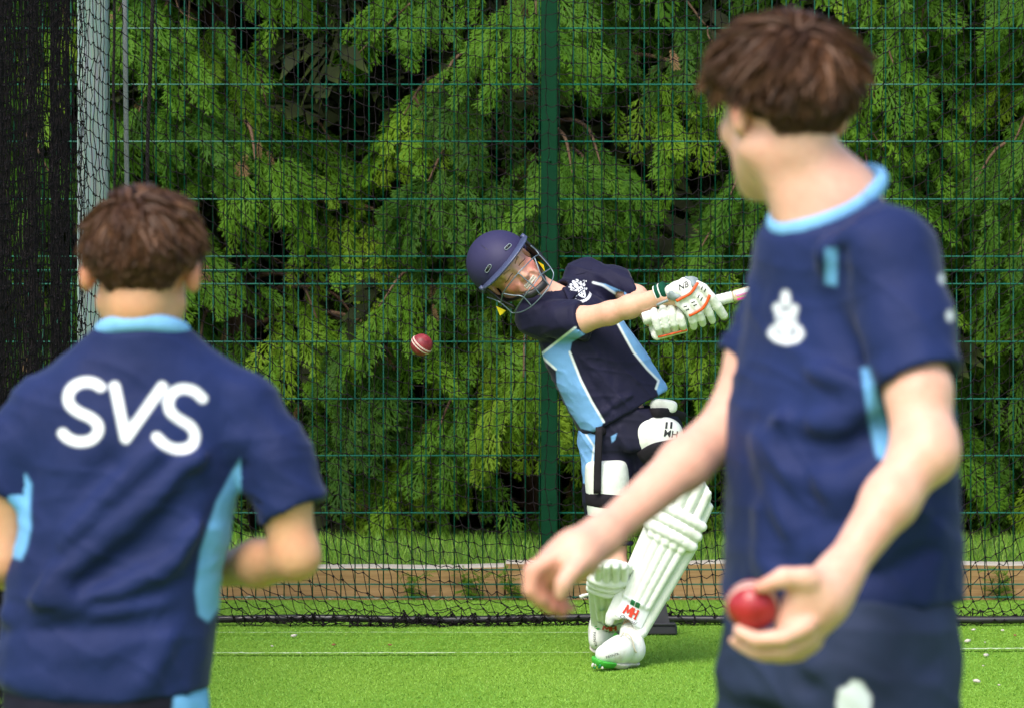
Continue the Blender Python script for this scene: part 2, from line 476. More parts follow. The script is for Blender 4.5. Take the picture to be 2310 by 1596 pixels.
# --- nets
t = NT('net_twine', 0.9, 0.12)
f = t.noise(60); t.color(t.ramp(f, [(0.3, (0.006, 0.005, 0.006)), (0.7, (0.016, 0.012, 0.014))])); M_NET = t.m
def net_mesh(P, r, horiz_sag=0.0, sub=3, jit=0.002, knots=True, knot_r=0.003):
    """P: (nu, nv, 3) knot positions"""
    nu, nv = P.shape[:2]; segs = []
    for i in range(nu):      # strands running along v
        a = P[i, :-1]; b = P[i, 1:]; m = (a + b) / 2 + jit * rng.standard_normal(a.shape)
        segs += [(a, m), (m, b)]
    a = P[:-1].reshape(-1, 3); b = P[1:].reshape(-1, 3)
    ts = np.linspace(0, 1, sub + 1); prev = a
    for k in range(1, sub + 1):
        q = a + (b - a) * ts[k]
        if k < sub:
            q = q + np.array([0, 0, -1.0]) * (horiz_sag * 4 * ts[k] * (1 - ts[k]) * (0.3 + 1.4 * rng.random((len(a), 1)))) + jit * 0.6 * rng.standard_normal(a.shape)
        segs.append((prev, q)); prev = q
    A = np.vstack([s[0] for s in segs]); B = np.vstack([s[1] for s in segs])
    T = nrm(B - A); ref = np.where(np.abs(T[:, 2:3]) > 0.8, np.array([[1.0, 0, 0]]), np.array([[0, 0, 1.0]]))
    U = nrm(np.cross(T, ref)); Wv = np.cross(T, U)
    ring = []
    for base in (A - T * r * .4, B + T * r * .4):
        for ang in (0.5, 2.6, 4.7):
            ring.append(base + r * (math.cos(ang) * U + math.sin(ang) * Wv))
    n = len(A); V = np.stack(ring, 1).reshape(-1, 3); b0 = np.arange(n)[:, None] * 6
    F = np.concatenate([b0 + np.array([[0, 1, 4, 3]]), b0 + np.array([[1, 2, 5, 4]]), b0 + np.array([[2, 0, 3, 5]])], 0)
    K = None
    if knots:
        C = P.reshape(-1, 3); k = knot_r * (0.8 + 0.5 * rng.random((len(C), 1, 1)))
        o6 = np.array([(1, 0, 0), (-1, 0, 0), (0, 1, 0), (0, -1, 0), (0, 0, 1), (0, 0, -1)], float)
        KV = (C[:, None, :] + k * o6[None]).reshape(-1, 3)
        kf = np.array([(0, 2, 4), (2, 1, 4), (1, 3, 4), (3, 0, 4), (2, 0, 5), (1, 2, 5), (3, 1, 5), (0, 3, 5)])
        KF = (np.arange(len(C))[:, None, None] * 6 + kf[None]).reshape(-1, 3)
        K = (KV, KF)
    return (V, F), K

def sag(x): return 0.225 * (x - 0.25) ** 2
xs = np.concatenate([np.arange(-1.50, -1.352, 0.0135), np.arange(-1.345, 2.75, 0.0385)]); xs = np.where(xs < -1.35, xs + 0.0015 * rng.standard_normal(len(xs)), xs + 0.004 * rng.standard_normal(len(xs)))
zs = np.arange(-0.55, 2.75, 0.0495)
X, Z0 = np.meshgrid(xs, zs, indexing='ij')
Z = Z0 + sag(X) + 0.012 * np.sin(X * 5.3 + 1) + 0.004 * rng.standard_normal(X.shape)
low = np.clip(0.42 - Z, 0, None)
Xn = X + 0.32 * np.clip(low, 0, .42) ** 1.3 + 0.004 * np.sin(Z * 9 + X * 3) + 0.0025 * rng.standard_normal(X.shape)
Zb = np.where(Z < 0.16, 0.016 + 0.10 * np.exp((np.clip(Z, -2, .16) - 0.16) / 0.09) * 1.44, Z)
bunch = np.clip((0.10 - Zb) / 0.08, 0, 1)
Zb = Zb + bunch * 0.014 * rng.standard_normal(X.shape); Zb = np.maximum(Zb, 0.006)
Yn = YN + 0.035 * np.sin(X * 2.1 + 0.5 * Z) + 0.012 * np.sin(X * 17) - bunch * 0.03 * rng.random(X.shape) + bunch * 0.02 * rng.standard_normal(X.shape)
P = np.stack([Xn, Yn, Zb], -1)
keep = np.where((Z.max(0) > -0.10))[0]; P = P[:, keep[0]:]
root = empty('end_net', (0.3, YN, 0))
s_, k_ = net_mesh(P, 0.0017, 0.007, 2, 0.0022, True, 0.0042)
build('twine', s_, M_NET, root); build('knots', k_, M_NET, root)
setp(root, 'black square mesh cricket net hanging in a swag behind the batter', 'net')
# weighting pipe along the net foot
M_PIPE = plain('black_pipe', (0.018, 0.018, 0.020), 0.28, 0.3, 12, 0.5)
px = np.linspace(-1.5, 2.8, 60)
pp = np.stack([px, YN - 0.01 + 0.012 * np.sin(px * 3.1), np.full(60, 0.024) + 0.003 * np.sin(px * 7)], -1)
o = build('weight_pipe', tube(pp, 0.0125, 10), M_PIPE, None, True)
setp(o, 'glossy black pipe lying on the turf along the foot of the end net', 'pipe')

def side_net(x0, amp, ph, ystep, label, r=0.0013, zjit=0.0, y1=11.4, knots=True):
    ys = np.arange(YN - 0.02, y1, -ystep); zs = np.arange(0.02, 2.72, 0.0495)
    Yg, Zg = np.meshgrid(ys, zs, indexing='ij')
    s = YN - Yg
    Xg = x0 + amp * np.sin(s * 9 + ph) * np.clip(s, 0, 1) + 0.35 * amp * np.sin(s * 31 + ph * 2) - 0.012 * s + 0.003 * rng.standard_normal(Yg.shape)
    drop = 0.060 * s - 0.0045 * s * s + 0.012 * np.sin(s * 7 + ph) + 0.006 * np.sin(s * 19)
    Zr = Zg - drop + zjit + 0.003 * rng.standard_normal(Yg.shape)
    Zr = np.maximum(Zr, 0.004 + 0.004 * rng.random(Zr.shape))
    P = np.stack([Xg, Yg + 0.0018 * rng.standard_normal(Yg.shape), Zr], -1)
    root = empty('side_net', (x0, 13.5, 0))
    s_, k_ = net_mesh(P, r, 0.004, 2, 0.002, knots)
    build('twine', s_, M_NET, root)
    if knots: build('knots', k_, M_NET, root)
    setp(root, label, 'net', 'side nets hanging at the left')
side_net(-1.425, 0.010, 0.3, 0.042, 'black side net receding towards the camera, nearest fold at the left edge')
side_net(-1.48, 0.026, 2.1, 0.024, 'black side net hanging just behind the nearest left fold, densely bunched', 0.0026, 0.02, 12.3, False)

# --- spring stump base
M_RUB = plain('black_rubber', (0.030, 0.030, 0.034), 0.6, 0.2, 40)
b0 = on_turf(1500, 1432)
root = empty('stump_base', (b0[0], b0[1] + .06, 0))
bx = b0[0] - 0.06
build('base_plate', box((bx, b0[1] + .06, 0.018), (0.20, 0.12, 0.034), None, 0.006), M_RUB, root)
def frustum(c, w0, d0, w1, d1, z0, z1):
    V = [(c[0] + sx * w0 / 2, c[1] + sy * d0 / 2, z0) for sx, sy in ((-1, -1), (1, -1), (1, 1), (-1, 1))]
    V += [(c[0] + sx * w1 / 2, c[1] + sy * d1 / 2, z1) for sx, sy in ((-1, -1), (1, -1), (1, 1), (-1, 1))]
    return np.array(V), [(3, 2, 1, 0), (4, 5, 6, 7), (0, 1, 5, 4), (1, 2, 6, 5), (2, 3, 7, 6), (3, 0, 4, 7)]
build('housing', frustum((bx + .02, b0[1] + .06), 0.115, 0.09, 0.085, 0.06, 0.034, 0.108), M_RUB, root)
build('rim', box((bx, b0[1] - .0, 0.037), (0.19, 0.008, 0.008), None, 0.002), M_RUB, root)
setp(root, 'black rubber stump base on the turf behind the batter\'s front pad', 'stump base')
# ================================================================== conifers behind the fence
def frond_template(seed, low=False):
    """flat fern-like conifer spray, unit length along x, lying in xy, drooping in z"""
    g = np.random.default_rng(seed); tri = []; tip = []
    def leaf(p, d, n, L, w, t0, t1):
        q = np.array([-d[1], d[0]])
        a, b, c = p - q * w * .3, p + d * L * .45 + q * w, p + d * L
        e = p + d * L * .45 - q * w
        tri.extend([(a, e, b), (e, c, b)]); tip.extend([(t0, t0, t0), (t0, t1, t0)])
    nb = 6 if low else 8
    for i in range(nb):
        x = 0.04 + 0.86 * i / (nb - 1)
        lb = (0.34 * math.sin(math.pi * min(1, (x + 0.18) / 1.14)) ** 0.8 + 0.04) * g.uniform(.7, 1.2)
        for s in (-1, 1):
            ang = s * math.radians(g.uniform(30, 46) - 12 * x)
            d = np.array([math.cos(ang), math.sin(ang)]); p = np.array([x + (0.02 if s > 0 else -.01), 0])
            leaf(p, d, None, lb, 0.050 if low else 0.021, 0.35, 0.8)
            for k in (() if low else range(1, 3)):
                f = k / 3.0
                for s2 in (-1, 1):
                    a2 = ang + s2 * math.radians(g.uniform(24, 38))
                    d2 = np.array([math.cos(a2), math.sin(a2)])
                    l2 = lb * (0.44 * (1 - 0.5 * f)) * g.uniform(.75, 1.2)
                    q = np.array([-d2[1], d2[0]]); p2 = p + d * lb * f
                    w = 0.0205
                    tri.append((p2 - q * w, p2 + q * w * .9 + d2 * l2 * .35, p2 + d2 * l2)); tip.append((0.3, 0.5, 1.0))
    leaf(np.array([0.0, 0]), np.array([1.0, 0]), None, 1.06, 0.016, 0.15, 1.0)
    T = np.array(tri); n = len(T)
    V = np.zeros((n * 3, 3)); V[:, :2] = T.reshape(-1, 2)
    V[:, 2] = -0.30 * V[:, 0] ** 2 - 0.45 * np.abs(V[:, 1]) ** 1.5 + 0.010 * g.standard_normal(n * 3)
    return V, np.array(tip).reshape(-1)
FROND = [frond_template(300 + k) for k in range(7)]
FROND_LOW = [frond_template(300 + k, True) for k in range(7)]

def frond_cloud(pos, dirv, size, tint, up_jit=0.38, low=None):
    """many sprays as one triangle soup"""
    Vs, T1, T2 = [], [], []
    n = len(pos); kind = rng.integers(0, len(FROND), n)
    D = nrm(dirv); ref = nrm(np.array([0, -0.45, 1.0]) + up_jit * rng.standard_normal((n, 3)))
    S = nrm(np.cross(ref, D)); N = np.cross(D, S)
    low = np.zeros(n, bool) if low is None else low
    for k in range(2 * len(FROND)):
        i = np.where((kind == k % 7) & (low == (k >= 7)))[0]
        if not len(i): continue
        tv, tp = (FROND_LOW if k >= 7 else FROND)[k % 7]
        B = np.stack([D[i], S[i] * rng.uniform(.75, 1.15, (len(i), 1)), N[i]], 1) * size[i][:, None, None]
        V = np.einsum('vk,nkc->nvc', tv, B) + pos[i][:, None, :]
        Vs.append(V.reshape(-1, 3)); T1.append(np.repeat(tint[i], len(tv))); T2.append(np.tile(tp, len(i)))
    V = np.vstack(Vs); return (V, np.arange(len(V)).reshape(-1, 3)), np.concatenate(T1), np.concatenate(T2)

t = NT('conifer_leaf', 0.6, 0.12)
ti, tp = t.attr('tint'), t.attr('tip')
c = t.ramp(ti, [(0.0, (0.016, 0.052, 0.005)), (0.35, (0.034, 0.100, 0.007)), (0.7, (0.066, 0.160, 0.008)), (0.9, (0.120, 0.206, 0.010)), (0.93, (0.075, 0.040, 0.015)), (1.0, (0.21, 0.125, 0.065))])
c = t.mix(t.step(ti, -0.4, -0.6), c, (0.016, 0.022, 0.008))  # negative tint: shade of the hedge interior put into the leaf colour
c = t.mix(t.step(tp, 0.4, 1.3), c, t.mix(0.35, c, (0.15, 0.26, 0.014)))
t.color(c)
tr = t.n('BsdfTranslucent'); t.l(c, tr.inputs[0]); mx = t.n('MixShader'); mx.inputs[0].default_value = 0.15
t.l(t.b.outputs[0], mx.inputs[1]); t.l(tr.outputs[0], mx.inputs[2]); t.l(mx.outputs[0], t.t.nodes['Material Output'].inputs[0])
M_LEAF = t.m
t = NT('conifer_bark', 0.9, 0.2)
f = t.noise(14, 5, 0.65, stretch=(3, 3, 0.5)); t.color(t.ramp(f, [(0.3, (0.05, 0.026, 0.014)), (0.7, (0.17, 0.11, 0.07))]))
t.bump(f, 0.8, 0.01); M_BARK = t.m

LABELS = ['conifer at the far left behind the side net, grey dead twigs among green sprays',
          'conifer left of the green post with hanging dark green sprays',
          'conifer directly behind the green post and the batter\'s helmet, yellow-green lower sprays',
          'conifer behind the batter\'s gloves and the ball holder\'s head',
          'conifer at the far right edge with deep black gaps between boughs',
          'outermost conifer beyond the left end of the fence', 'outermost conifer beyond the right end of the fence']
for ti_, (tx, ty) in enumerate(((-2.25, 18.65), (-1.12, 18.75), (0.08, 18.62), (1.22, 18.72), (2.35, 18.66), (-3.4, 18.72), (3.5, 18.7))):
    root = empty('conifer', (tx, ty, 0.1))
    setp(root, LABELS[ti_], 'tree', 'conifers in a row behind the fence')
    H = 5.2 + 0.3 * (ti_ % 3)
    zz = np.linspace(-0.05, H, 14)
    tp_ = np.stack([tx + 0.05 * np.sin(zz * 1.3 + ti_), ty + 0.04 * np.cos(zz + ti_), zz], -1)
    build('trunk', tube(tp_, np.linspace(0.085, 0.02, 14), 10), M_BARK, root, True)
    limbs, pos, dr, size, tint, lowp = [], [], [], [], [], []
    z = 0.27
    while z < H - 0.3:
        vis = z < 2.75
        nb = (3 if vis else 3)
        reach = 0.93 * (1 - 0.10 * z) if z < 3 else 0.65 * (H - z + .4) / 2.5
        for k in range(nb):
            if vis: az = math.radians(rng.uniform(-165, -15)) if rng.random() < .88 else math.radians(rng.uniform(0, 180))
            else: az = rng.uniform(0, 2 * math.pi)
            z1 = z + rng.uniform(-.09, .09); R = reach * rng.uniform(.58, 1.12)
            if math.sin(az) > -0.55: R *= 0.85
            out = np.array([math.cos(az), math.sin(az), 0])
            b0 = np.array([tx, ty, z1 - 0.05])
            P = catmull([b0, b0 + out * R * .4 + (0, 0, .11), b0 + out * R * .8 + (0, 0, .09), b0 + out * R + (0, 0, -.05)], 5)
            limbs.append(tube(P, np.linspace(0.016, 0.003, len(P)), 5))
            nf = int((54 if vis else 26) * rng.uniform(.7, 1.25))
            s = rng.uniform(.42, 1.0, nf) ** .8
            idx = np.clip((s * (len(P) - 1)).astype(int), 0, len(P) - 2)
            side = np.array([-out[1], out[0], 0])
            lat = rng.normal(0, 1, nf)
            wd = 0.13 * (1.15 - 0.5 * s)
            p = P[idx] + side * (lat * wd)[:, None] + np.stack([np.zeros(nf), np.zeros(nf), -0.10 * np.abs(lat) - rng.uniform(0, .10, nf) + 0.02], -1)
            d = out * rng.uniform(.25, .9, (nf, 1)) + side * (lat * .40 + rng.normal(0, .2, nf))[:, None] + np.stack([np.zeros(nf)] * 2 + [-rng.uniform(.35, 1.5, nf)], -1)
            base_t = np.clip(rng.normal(.46, .20), .05, .88)
            if ti_ >= 2 and z1 < 1.5: base_t = min(.88, base_t + .16)
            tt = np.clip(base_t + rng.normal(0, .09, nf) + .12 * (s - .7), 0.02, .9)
            dead = rng.random(nf) < (0.03 + (0.04 if (ti_ == 0 or (ti_ == 1)) else 0)) * (1.6 - s)
            tt[dead] = rng.uniform(.93, 1.0, dead.sum())
            pos.append(p); dr.append(d); tint.append(tt); lowp.append((np.abs(p[:, 0]) > 2.1) | (p[:, 2] > 2.28) | (math.sin(az) > .1) | (not vis))
            size.append(rng.uniform(.12, .26, nf) * (1 if vis else 1.5) * np.where(dead, .5, 1.0))
        z += 0.138 if vis else 0.24
    # inner foliage that closes the hedge, its shade painted as a near-black tint
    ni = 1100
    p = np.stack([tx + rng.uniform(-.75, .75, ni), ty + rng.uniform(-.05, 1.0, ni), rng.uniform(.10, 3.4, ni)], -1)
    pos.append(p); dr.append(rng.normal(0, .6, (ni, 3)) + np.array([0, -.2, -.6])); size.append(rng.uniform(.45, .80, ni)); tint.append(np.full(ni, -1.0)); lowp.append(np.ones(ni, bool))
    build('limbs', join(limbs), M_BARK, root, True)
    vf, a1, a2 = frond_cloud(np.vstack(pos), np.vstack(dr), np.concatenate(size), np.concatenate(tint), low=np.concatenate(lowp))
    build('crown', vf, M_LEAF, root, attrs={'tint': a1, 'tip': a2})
    # a few bare grey twigs showing through
    tw = []
    for k in range(10):
        p0 = np.array([tx + rng.uniform(-.5, .5), ty - rng.uniform(.25, .65), rng.uniform(.5, 2.4)])
        dv = np.array([rng.uniform(-.3, .3), rng.uniform(-.05, .1), -rng.uniform(.1, .35)])
        tw.append(tube(catmull([p0, p0 + dv * .5 + rng.normal(0, .015, 3), p0 + dv], 4), np.linspace(.0038, .0015, 9), 5))
    for w_ in tw: build('twig', w_, M_BARK, root, True)

# --- weeds at the foot of the boards
def weed(u, v, Y, n, h, label):
    b = W(u, v, Y); b[2] = 0.0
    pos, d, sz = [], [], []
    root = empty('weed', tuple(b))
    stems = []
    for k in range(n):
        a = rng.uniform(0, 2 * math.pi); l = h * rng.uniform(.5, 1)
        top = b + np.array([math.cos(a) * l * .55, -abs(math.sin(a)) * l * .2, l])
        P = catmull([b + rng.normal(0, .008, 3) * (1, 1, 0), (b + top) / 2 + rng.normal(0, .01, 3), top], 5)
        stems.append(tube(P, np.linspace(.0016, .0007, len(P)), 4))
        for q in P[2:]:
            for j in range(1):
                pos.append(q); d.append(np.array([rng.uniform(-1, 1), rng.uniform(-.5, .1), rng.uniform(-.2, .6)])); sz.append(rng.uniform(.02, .05))
    build('stems', join(stems), M_GRASS, root)
    vf, a1, a2 = frond_cloud(np.array(pos), np.array(d), np.array(sz), np.full(len(pos), .75), low=np.ones(len(pos), bool))
    build('leaves', vf, M_LEAF, root, attrs={'tint': a1, 'tip': a2})
    setp(root, label, 'weed', 'weeds along the timber edging')
weed(930, 1355, 16.86, 4, .11, 'small ferny weed against the timber board, leftmost of the weeds')
weed(1070, 1355, 16.86, 8, .13, 'bushy green weed against the timber board left of the post')
weed(1165, 1355, 16.86, 6, .11, 'low spreading weed at the foot of the board just left of the post')
weed(2255, 1360, 16.86, 7, .12, 'green weed against the timber board at the far right edge')
# ================================================================== sculpting kit: distance fields turned into one continuous mesh
class Field:
    def __init__(s, lo, hi, h):
        s.lo = np.asarray(lo, float); s.h = h
        s.n = np.ceil((np.asarray(hi, float) - s.lo) / h).astype(int) + 1
        s.F = np.full(s.n, 0.3, np.float32)
        s.ax = [s.lo[k] + h * np.arange(s.n[k]) for k in range(3)]
    def _sub(s, lo, hi):
        a = np.clip(np.floor((np.asarray(lo) - s.lo) / s.h).astype(int), 0, s.n)
        b = np.clip(np.ceil((np.asarray(hi) - s.lo) / s.h).astype(int) + 1, 0, s.n)
        if np.any(b <= a): return None
        sl = tuple(slice(a[k], b[k]) for k in range(3))
        X = s.ax[0][sl[0]][:, None, None]; Y = s.ax[1][sl[1]][None, :, None]; Z = s.ax[2][sl[2]][None, None, :]
        return sl, X, Y, Z
    def _op(s, sl, d, k, op):
        f = s.F[sl]; d = d.astype(np.float32)
        if op == 'sub':
            d = -d
            if k > 0:
                h = np.clip(k - np.abs(f - d), 0, None) / k; s.F[sl] = np.maximum(f, d) + h * h * k * .25
            else: s.F[sl] = np.maximum(f, d)
        else:
            if k > 0:
                h = np.clip(k - np.abs(f - d), 0, None) / k; s.F[sl] = np.minimum(f, d) - h * h * k * .25
            else: s.F[sl] = np.minimum(f, d)
    def cone(s, p, q, r1, r2, k=0.02, op='add', flat=None):
        """capsule whose radius runs from r1 to r2; flat = (direction, factor) squeezes it"""
        p, q = np.asarray(p, float), np.asarray(q, float); m = max(r1, r2) + k + 0.03
        sb = s._sub(np.minimum(p, q) - m, np.maximum(p, q) + m)
        if sb is None: return s
        sl, X, Y, Z = sb; d = q - p; L2 = max(d @ d, 1e-12)
        x, y, z = X - p[0], Y - p[1], Z - p[2]
        t = np.clip((x * d[0] + y * d[1] + z * d[2]) / L2, 0, 1)
        x, y, z = x - t * d[0], y - t * d[1], z - t * d[2]
        r2_ = x * x + y * y + z * z
        if flat is not None:
            w = nrm(flat[0]); e = x * w[0] + y * w[1] + z * w[2]
            r2_ = r2_ + e * e * (1 / flat[1] ** 2 - 1)
        s._op(sl, np.sqrt(r2_) - (r1 + (r2 - r1) * t), k, op); return s
    def chain(s, P, R, k=0.02, op='add', flat=None):
        for i in range(len(P) - 1): s.cone(P[i], P[i + 1], R[i], R[i + 1], k, op, flat)
        return s
    def ell(s, c, r, A=None, k=0.02, op='add', p=2.0):
        """ellipsoid, A rows = its axes; p > 2 makes it boxier"""
        c, r = np.asarray(c, float), np.asarray(r, float); A = np.eye(3) if A is None else np.asarray(A, float)
        ext = np.sqrt(((A * r[:, None]) ** 2).sum(0)) * (1.0 if p <= 2 else 1.25) + k + 0.03
        sb = s._sub(c - ext, c + ext)
        if sb is None: return s
        sl, X, Y, Z = sb; x, y, z = X - c[0], Y - c[1], Z - c[2]
        e = [(x * A[i, 0] + y * A[i, 1] + z * A[i, 2]) / r[i] for i in range(3)]
        if p == 2.0:
            k0 = np.sqrt(e[0] ** 2 + e[1] ** 2 + e[2] ** 2) + 1e-9
            k1 = np.sqrt((e[0] / r[0]) ** 2 + (e[1] / r[1]) ** 2 + (e[2] / r[2]) ** 2) + 1e-9
            d = k0 * (k0 - 1) / k1
        else:
            k0 = (np.abs(e[0]) ** p + np.abs(e[1]) ** p + np.abs(e[2]) ** p) ** (1 / p)
            d = (k0 - 1) * r.min()
        s._op(sl, d, k, op); return s
    def loft(s, st, A0, k=0.02, op='add', p=2.3, lo=None, hi=None, capr=0.02):
        """st: list of (centre, half-width, half-depth); A0: width direction; lofted along the line first->last centre"""
        C = np.array([a[0] for a in st], float); a = np.array([q[1] for q in st], float); b = np.array([q[2] for q in st], float)
        w = C[-1] - C[0]; L = np.linalg.norm(w); w = w / L
        A = nrm(A0 - w * np.dot(A0, w)); B = np.cross(w, A)
        t0 = (C - C[0]) @ w; oa = (C - C[0]) @ A; ob = (C - C[0]) @ B
        tt = np.linspace(t0[0], t0[-1], 60)
        sm = lambda y: np.convolve(np.pad(np.interp(tt, t0, y), 4, mode='edge'), np.ones(9) / 9, 'valid')
        ya, yb, yoa, yob = sm(a), sm(b), sm(oa), sm(ob)
        m = max(a.max(), b.max()) * 1.15 + .04
        sb = s._sub(C.min(0) - m, C.max(0) + m)
        sl, X, Y, Z = sb; x, y, z = X - C[0, 0], Y - C[0, 1], Z - C[0, 2]
        T = x * w[0] + y * w[1] + z * w[2]
        Tc = np.clip(T, 0, L)
        fa, fb = np.interp(Tc, tt, ya), np.interp(Tc, tt, yb)
        ea = (x * A[0] + y * A[1] + z * A[2] - np.interp(Tc, tt, yoa)) / fa
        eb = (x * B[0] + y * B[1] + z * B[2] - np.interp(Tc, tt, yob)) / fb
        rho = (np.abs(ea) ** p + np.abs(eb) ** p) ** (1 / p)
        dr = (rho - 1) * np.minimum(fa, fb)
        da = np.maximum(-T, T - L)
        d = np.where((dr > -capr) & (da > -capr), np.sqrt(np.clip(dr + capr, 0, None) ** 2 + np.clip(da + capr, 0, None) ** 2) - capr, np.maximum(dr, da))
        s._op(sl, d, k, op); return s
    def cut(s, p, n, lo=None, hi=None, k=0.0):
        """remove everything on the +n side of the plane, within a box"""
        p, n = np.asarray(p, float), nrm(n)
        lo = s.lo if lo is None else lo; hi = s.lo + s.n * s.h if hi is None else hi
        sb = s._sub(lo, hi)
        if sb is None: return s
        sl, X, Y, Z = sb
        d = (X - p[0]) * n[0] + (Y - p[1]) * n[1] + (Z - p[2]) * n[2]
        s._op(sl, -d * np.ones_like(s.F[sl]), k, 'sub'); return s
    def fold(s, P, w, amp):
        """raise (amp > 0) or press in a soft crease along polyline P"""
        P = np.asarray(P, float); m = 3 * w
        sb = s._sub(P.min(0) - m, P.max(0) + m)
        if sb is None: return s
        sl, X, Y, Z = sb; best = None
        for p, q in zip(P[:-1], P[1:]):
            d = q - p; x, y, z = X - p[0], Y - p[1], Z - p[2]
            t = np.clip((x * d[0] + y * d[1] + z * d[2]) / max(d @ d, 1e-9), 0, 1)
            r = (x - t * d[0]) ** 2 + (y - t * d[1]) ** 2 + (z - t * d[2]) ** 2
            best = r if best is None else np.minimum(best, r)
        s.F[sl] -= (amp * np.exp(-best / (w * w))).astype(np.float32); return s
    def like(s):
        g = object.__new__(Field); g.lo, g.h, g.n, g.ax = s.lo, s.h, s.n, s.ax; g.F = np.full(s.n, 0.3, np.float32); return g
    def merge(s, g, k=0.02):
        f, d = s.F, g.F; h = np.clip(k - np.abs(f - d), 0, None) / k; s.F = np.minimum(f, d) - h * h * k * .25; return s
    def sleeve(s, P, R, end, d, inner, k=0.03, lip=.035):
        """open-ended tube of cloth added to the garment"""
        g = s.like(); d = nrm(d); end = np.asarray(end, float)
        g.chain(P, R, .02); g.cut(end, d)
        g.cone(end - d * lip, end + d * .05, inner * .9, inner * 1.05, 0.0, 'sub')
        return s.merge(g, k)
    def mesh(s):
        F = s.F; ins = F < 0; n = F.shape
        cs = [(i, j, k) for i in (0, 1) for j in (0, 1) for k in (0, 1)]
        sub = lambda a, o: a[o[0]:n[0] - 1 + o[0], o[1]:n[1] - 1 + o[1], o[2]:n[2] - 1 + o[2]]
        cnt = sum(sub(ins, o).astype(np.int8) for o in cs)
        mask = (cnt > 0) & (cnt < 8)
        I = np.argwhere(mask); idx = np.full(mask.shape, -1, np.int32); idx[mask] = np.arange(len(I))
        acc = np.zeros((len(I), 3)); num = np.zeros(len(I))
        for a in cs:
            for ax in range(3):
                if a[ax]: continue
                b = list(a); b[ax] = 1
                fa = F[I[:, 0] + a[0], I[:, 1] + a[1], I[:, 2] + a[2]]; fb = F[I[:, 0] + b[0], I[:, 1] + b[1], I[:, 2] + b[2]]
                x = (fa < 0) != (fb < 0); t = np.where(x, fa / (fa - fb + 1e-12), 0)
                pt = np.tile(np.array(a, float), (len(I), 1)); pt[:, ax] += t
                acc[x] += pt[x]; num += x
        V = s.lo + s.h * (I + acc / num[:, None])
        Q = []
        for ax in range(3):
            o1, o2 = (ax + 1) % 3, (ax + 2) % 3
            sl0 = [slice(1, n[k] - 1) for k in range(3)]; sl1 = list(sl0)
            sl0[ax] = slice(0, n[ax] - 1); sl1[ax] = slice(1, n[ax])
            a, b = ins[tuple(sl0)], ins[tuple(sl1)]
            E = np.argwhere(a != b)
            if not len(E): continue
            flip = a[tuple(E.T)]
            base = E.copy(); base[:, o1] += 1; base[:, o2] += 1
            def cell(d1, d2):
                c = base.copy(); c[:, o1] -= d1; c[:, o2] -= d2
                return idx[c[:, 0], c[:, 1], c[:, 2]]
            q = np.stack([cell(1, 1), cell(0, 1), cell(0, 0), cell(1, 0)], -1)
            q[~flip] = q[~flip][:, ::-1]; Q.append(q)
        Q = np.vstack(Q); Q = Q[(Q >= 0).all(1)]
        return relax(V, Q, 2), Q

def relax(V, Q, n=1, lam=0.5):
    e = np.vstack([Q[:, [0, 1]], Q[:, [1, 2]], Q[:, [2, 3]], Q[:, [3, 0]]])
    for _ in range(n):
        acc = np.zeros_like(V); c = np.zeros(len(V))
        for k in range(3): acc[:, k] = np.bincount(e[:, 0], V[e[:, 1], k], len(V)) + np.bincount(e[:, 1], V[e[:, 0], k], len(V))
        c = np.bincount(e[:, 0], minlength=len(V)) + np.bincount(e[:, 1], minlength=len(V))
        V = V + lam * (acc / np.maximum(c, 1)[:, None] - V)
    return V

def vnoise(P, scale, seed=0):
    """smooth value noise in [-1, 1]"""
    g = np.random.default_rng(seed); T = g.uniform(-1, 1, (32, 32, 32))
    q = np.asarray(P) * scale; i = np.floor(q).astype(int); f = q - i; f = f * f * (3 - 2 * f); out = 0
    for a in (0, 1):
        for b in (0, 1):
            for c in (0, 1):
                w = (f[:, 0] if a else 1 - f[:, 0]) * (f[:, 1] if b else 1 - f[:, 1]) * (f[:, 2] if c else 1 - f[:, 2])
                out = out + w * T[(i[:, 0] + a) % 32, (i[:, 1] + b) % 32, (i[:, 2] + c) % 32]
    return out

def vnormals(V, Q):
    n = np.cross(V[Q[:, 2]] - V[Q[:, 0]], V[Q[:, 3]] - V[Q[:, 1]]); N = np.zeros_like(V)
    for k in range(4):
        for c in range(3): N[:, c] += np.bincount(Q[:, k], n[:, c], len(V))
    return nrm(N)

def segd(P2, a, b):
    """2d distance from points to a segment"""
    a, b = np.asarray(a, float), np.asarray(b, float); d = b - a
    t = np.clip(((P2 - a) @ d) / max(d @ d, 1e-12), 0, 1)
    return np.linalg.norm(P2 - a - t[:, None] * d, axis=1)
def polyd(P2, pts):
    return np.min([segd(P2, p, q) for p, q in zip(pts[:-1], pts[1:])], axis=0)
def inpoly(P2, pts):
    """signed distance to a polygon, negative inside"""
    pts = np.asarray(pts, float); d = polyd(P2, np.vstack([pts, pts[:1]])); ins = np.zeros(len(P2), bool)
    j = len(pts) - 1
    for i in range(len(pts)):
        yi, yj = pts[i, 1], pts[j, 1]
        c = ((yi > P2[:, 1]) != (yj > P2[:, 1])) & (P2[:, 0] < (pts[j, 0] - pts[i, 0]) * (P2[:, 1] - yi) / (yj - yi + 1e-12) + pts[i, 0])
        ins ^= c; j = i
    return np.where(ins, -d, d)

def uv_of(V):
    """place of world points in the reference frame, used to lay out prints and panels on the cloth"""
    return np.stack([CX + V[:, 0] * FPX / V[:, 1], HOR - (V[:, 2] - EYE) * FPX / V[:, 1]], -1)

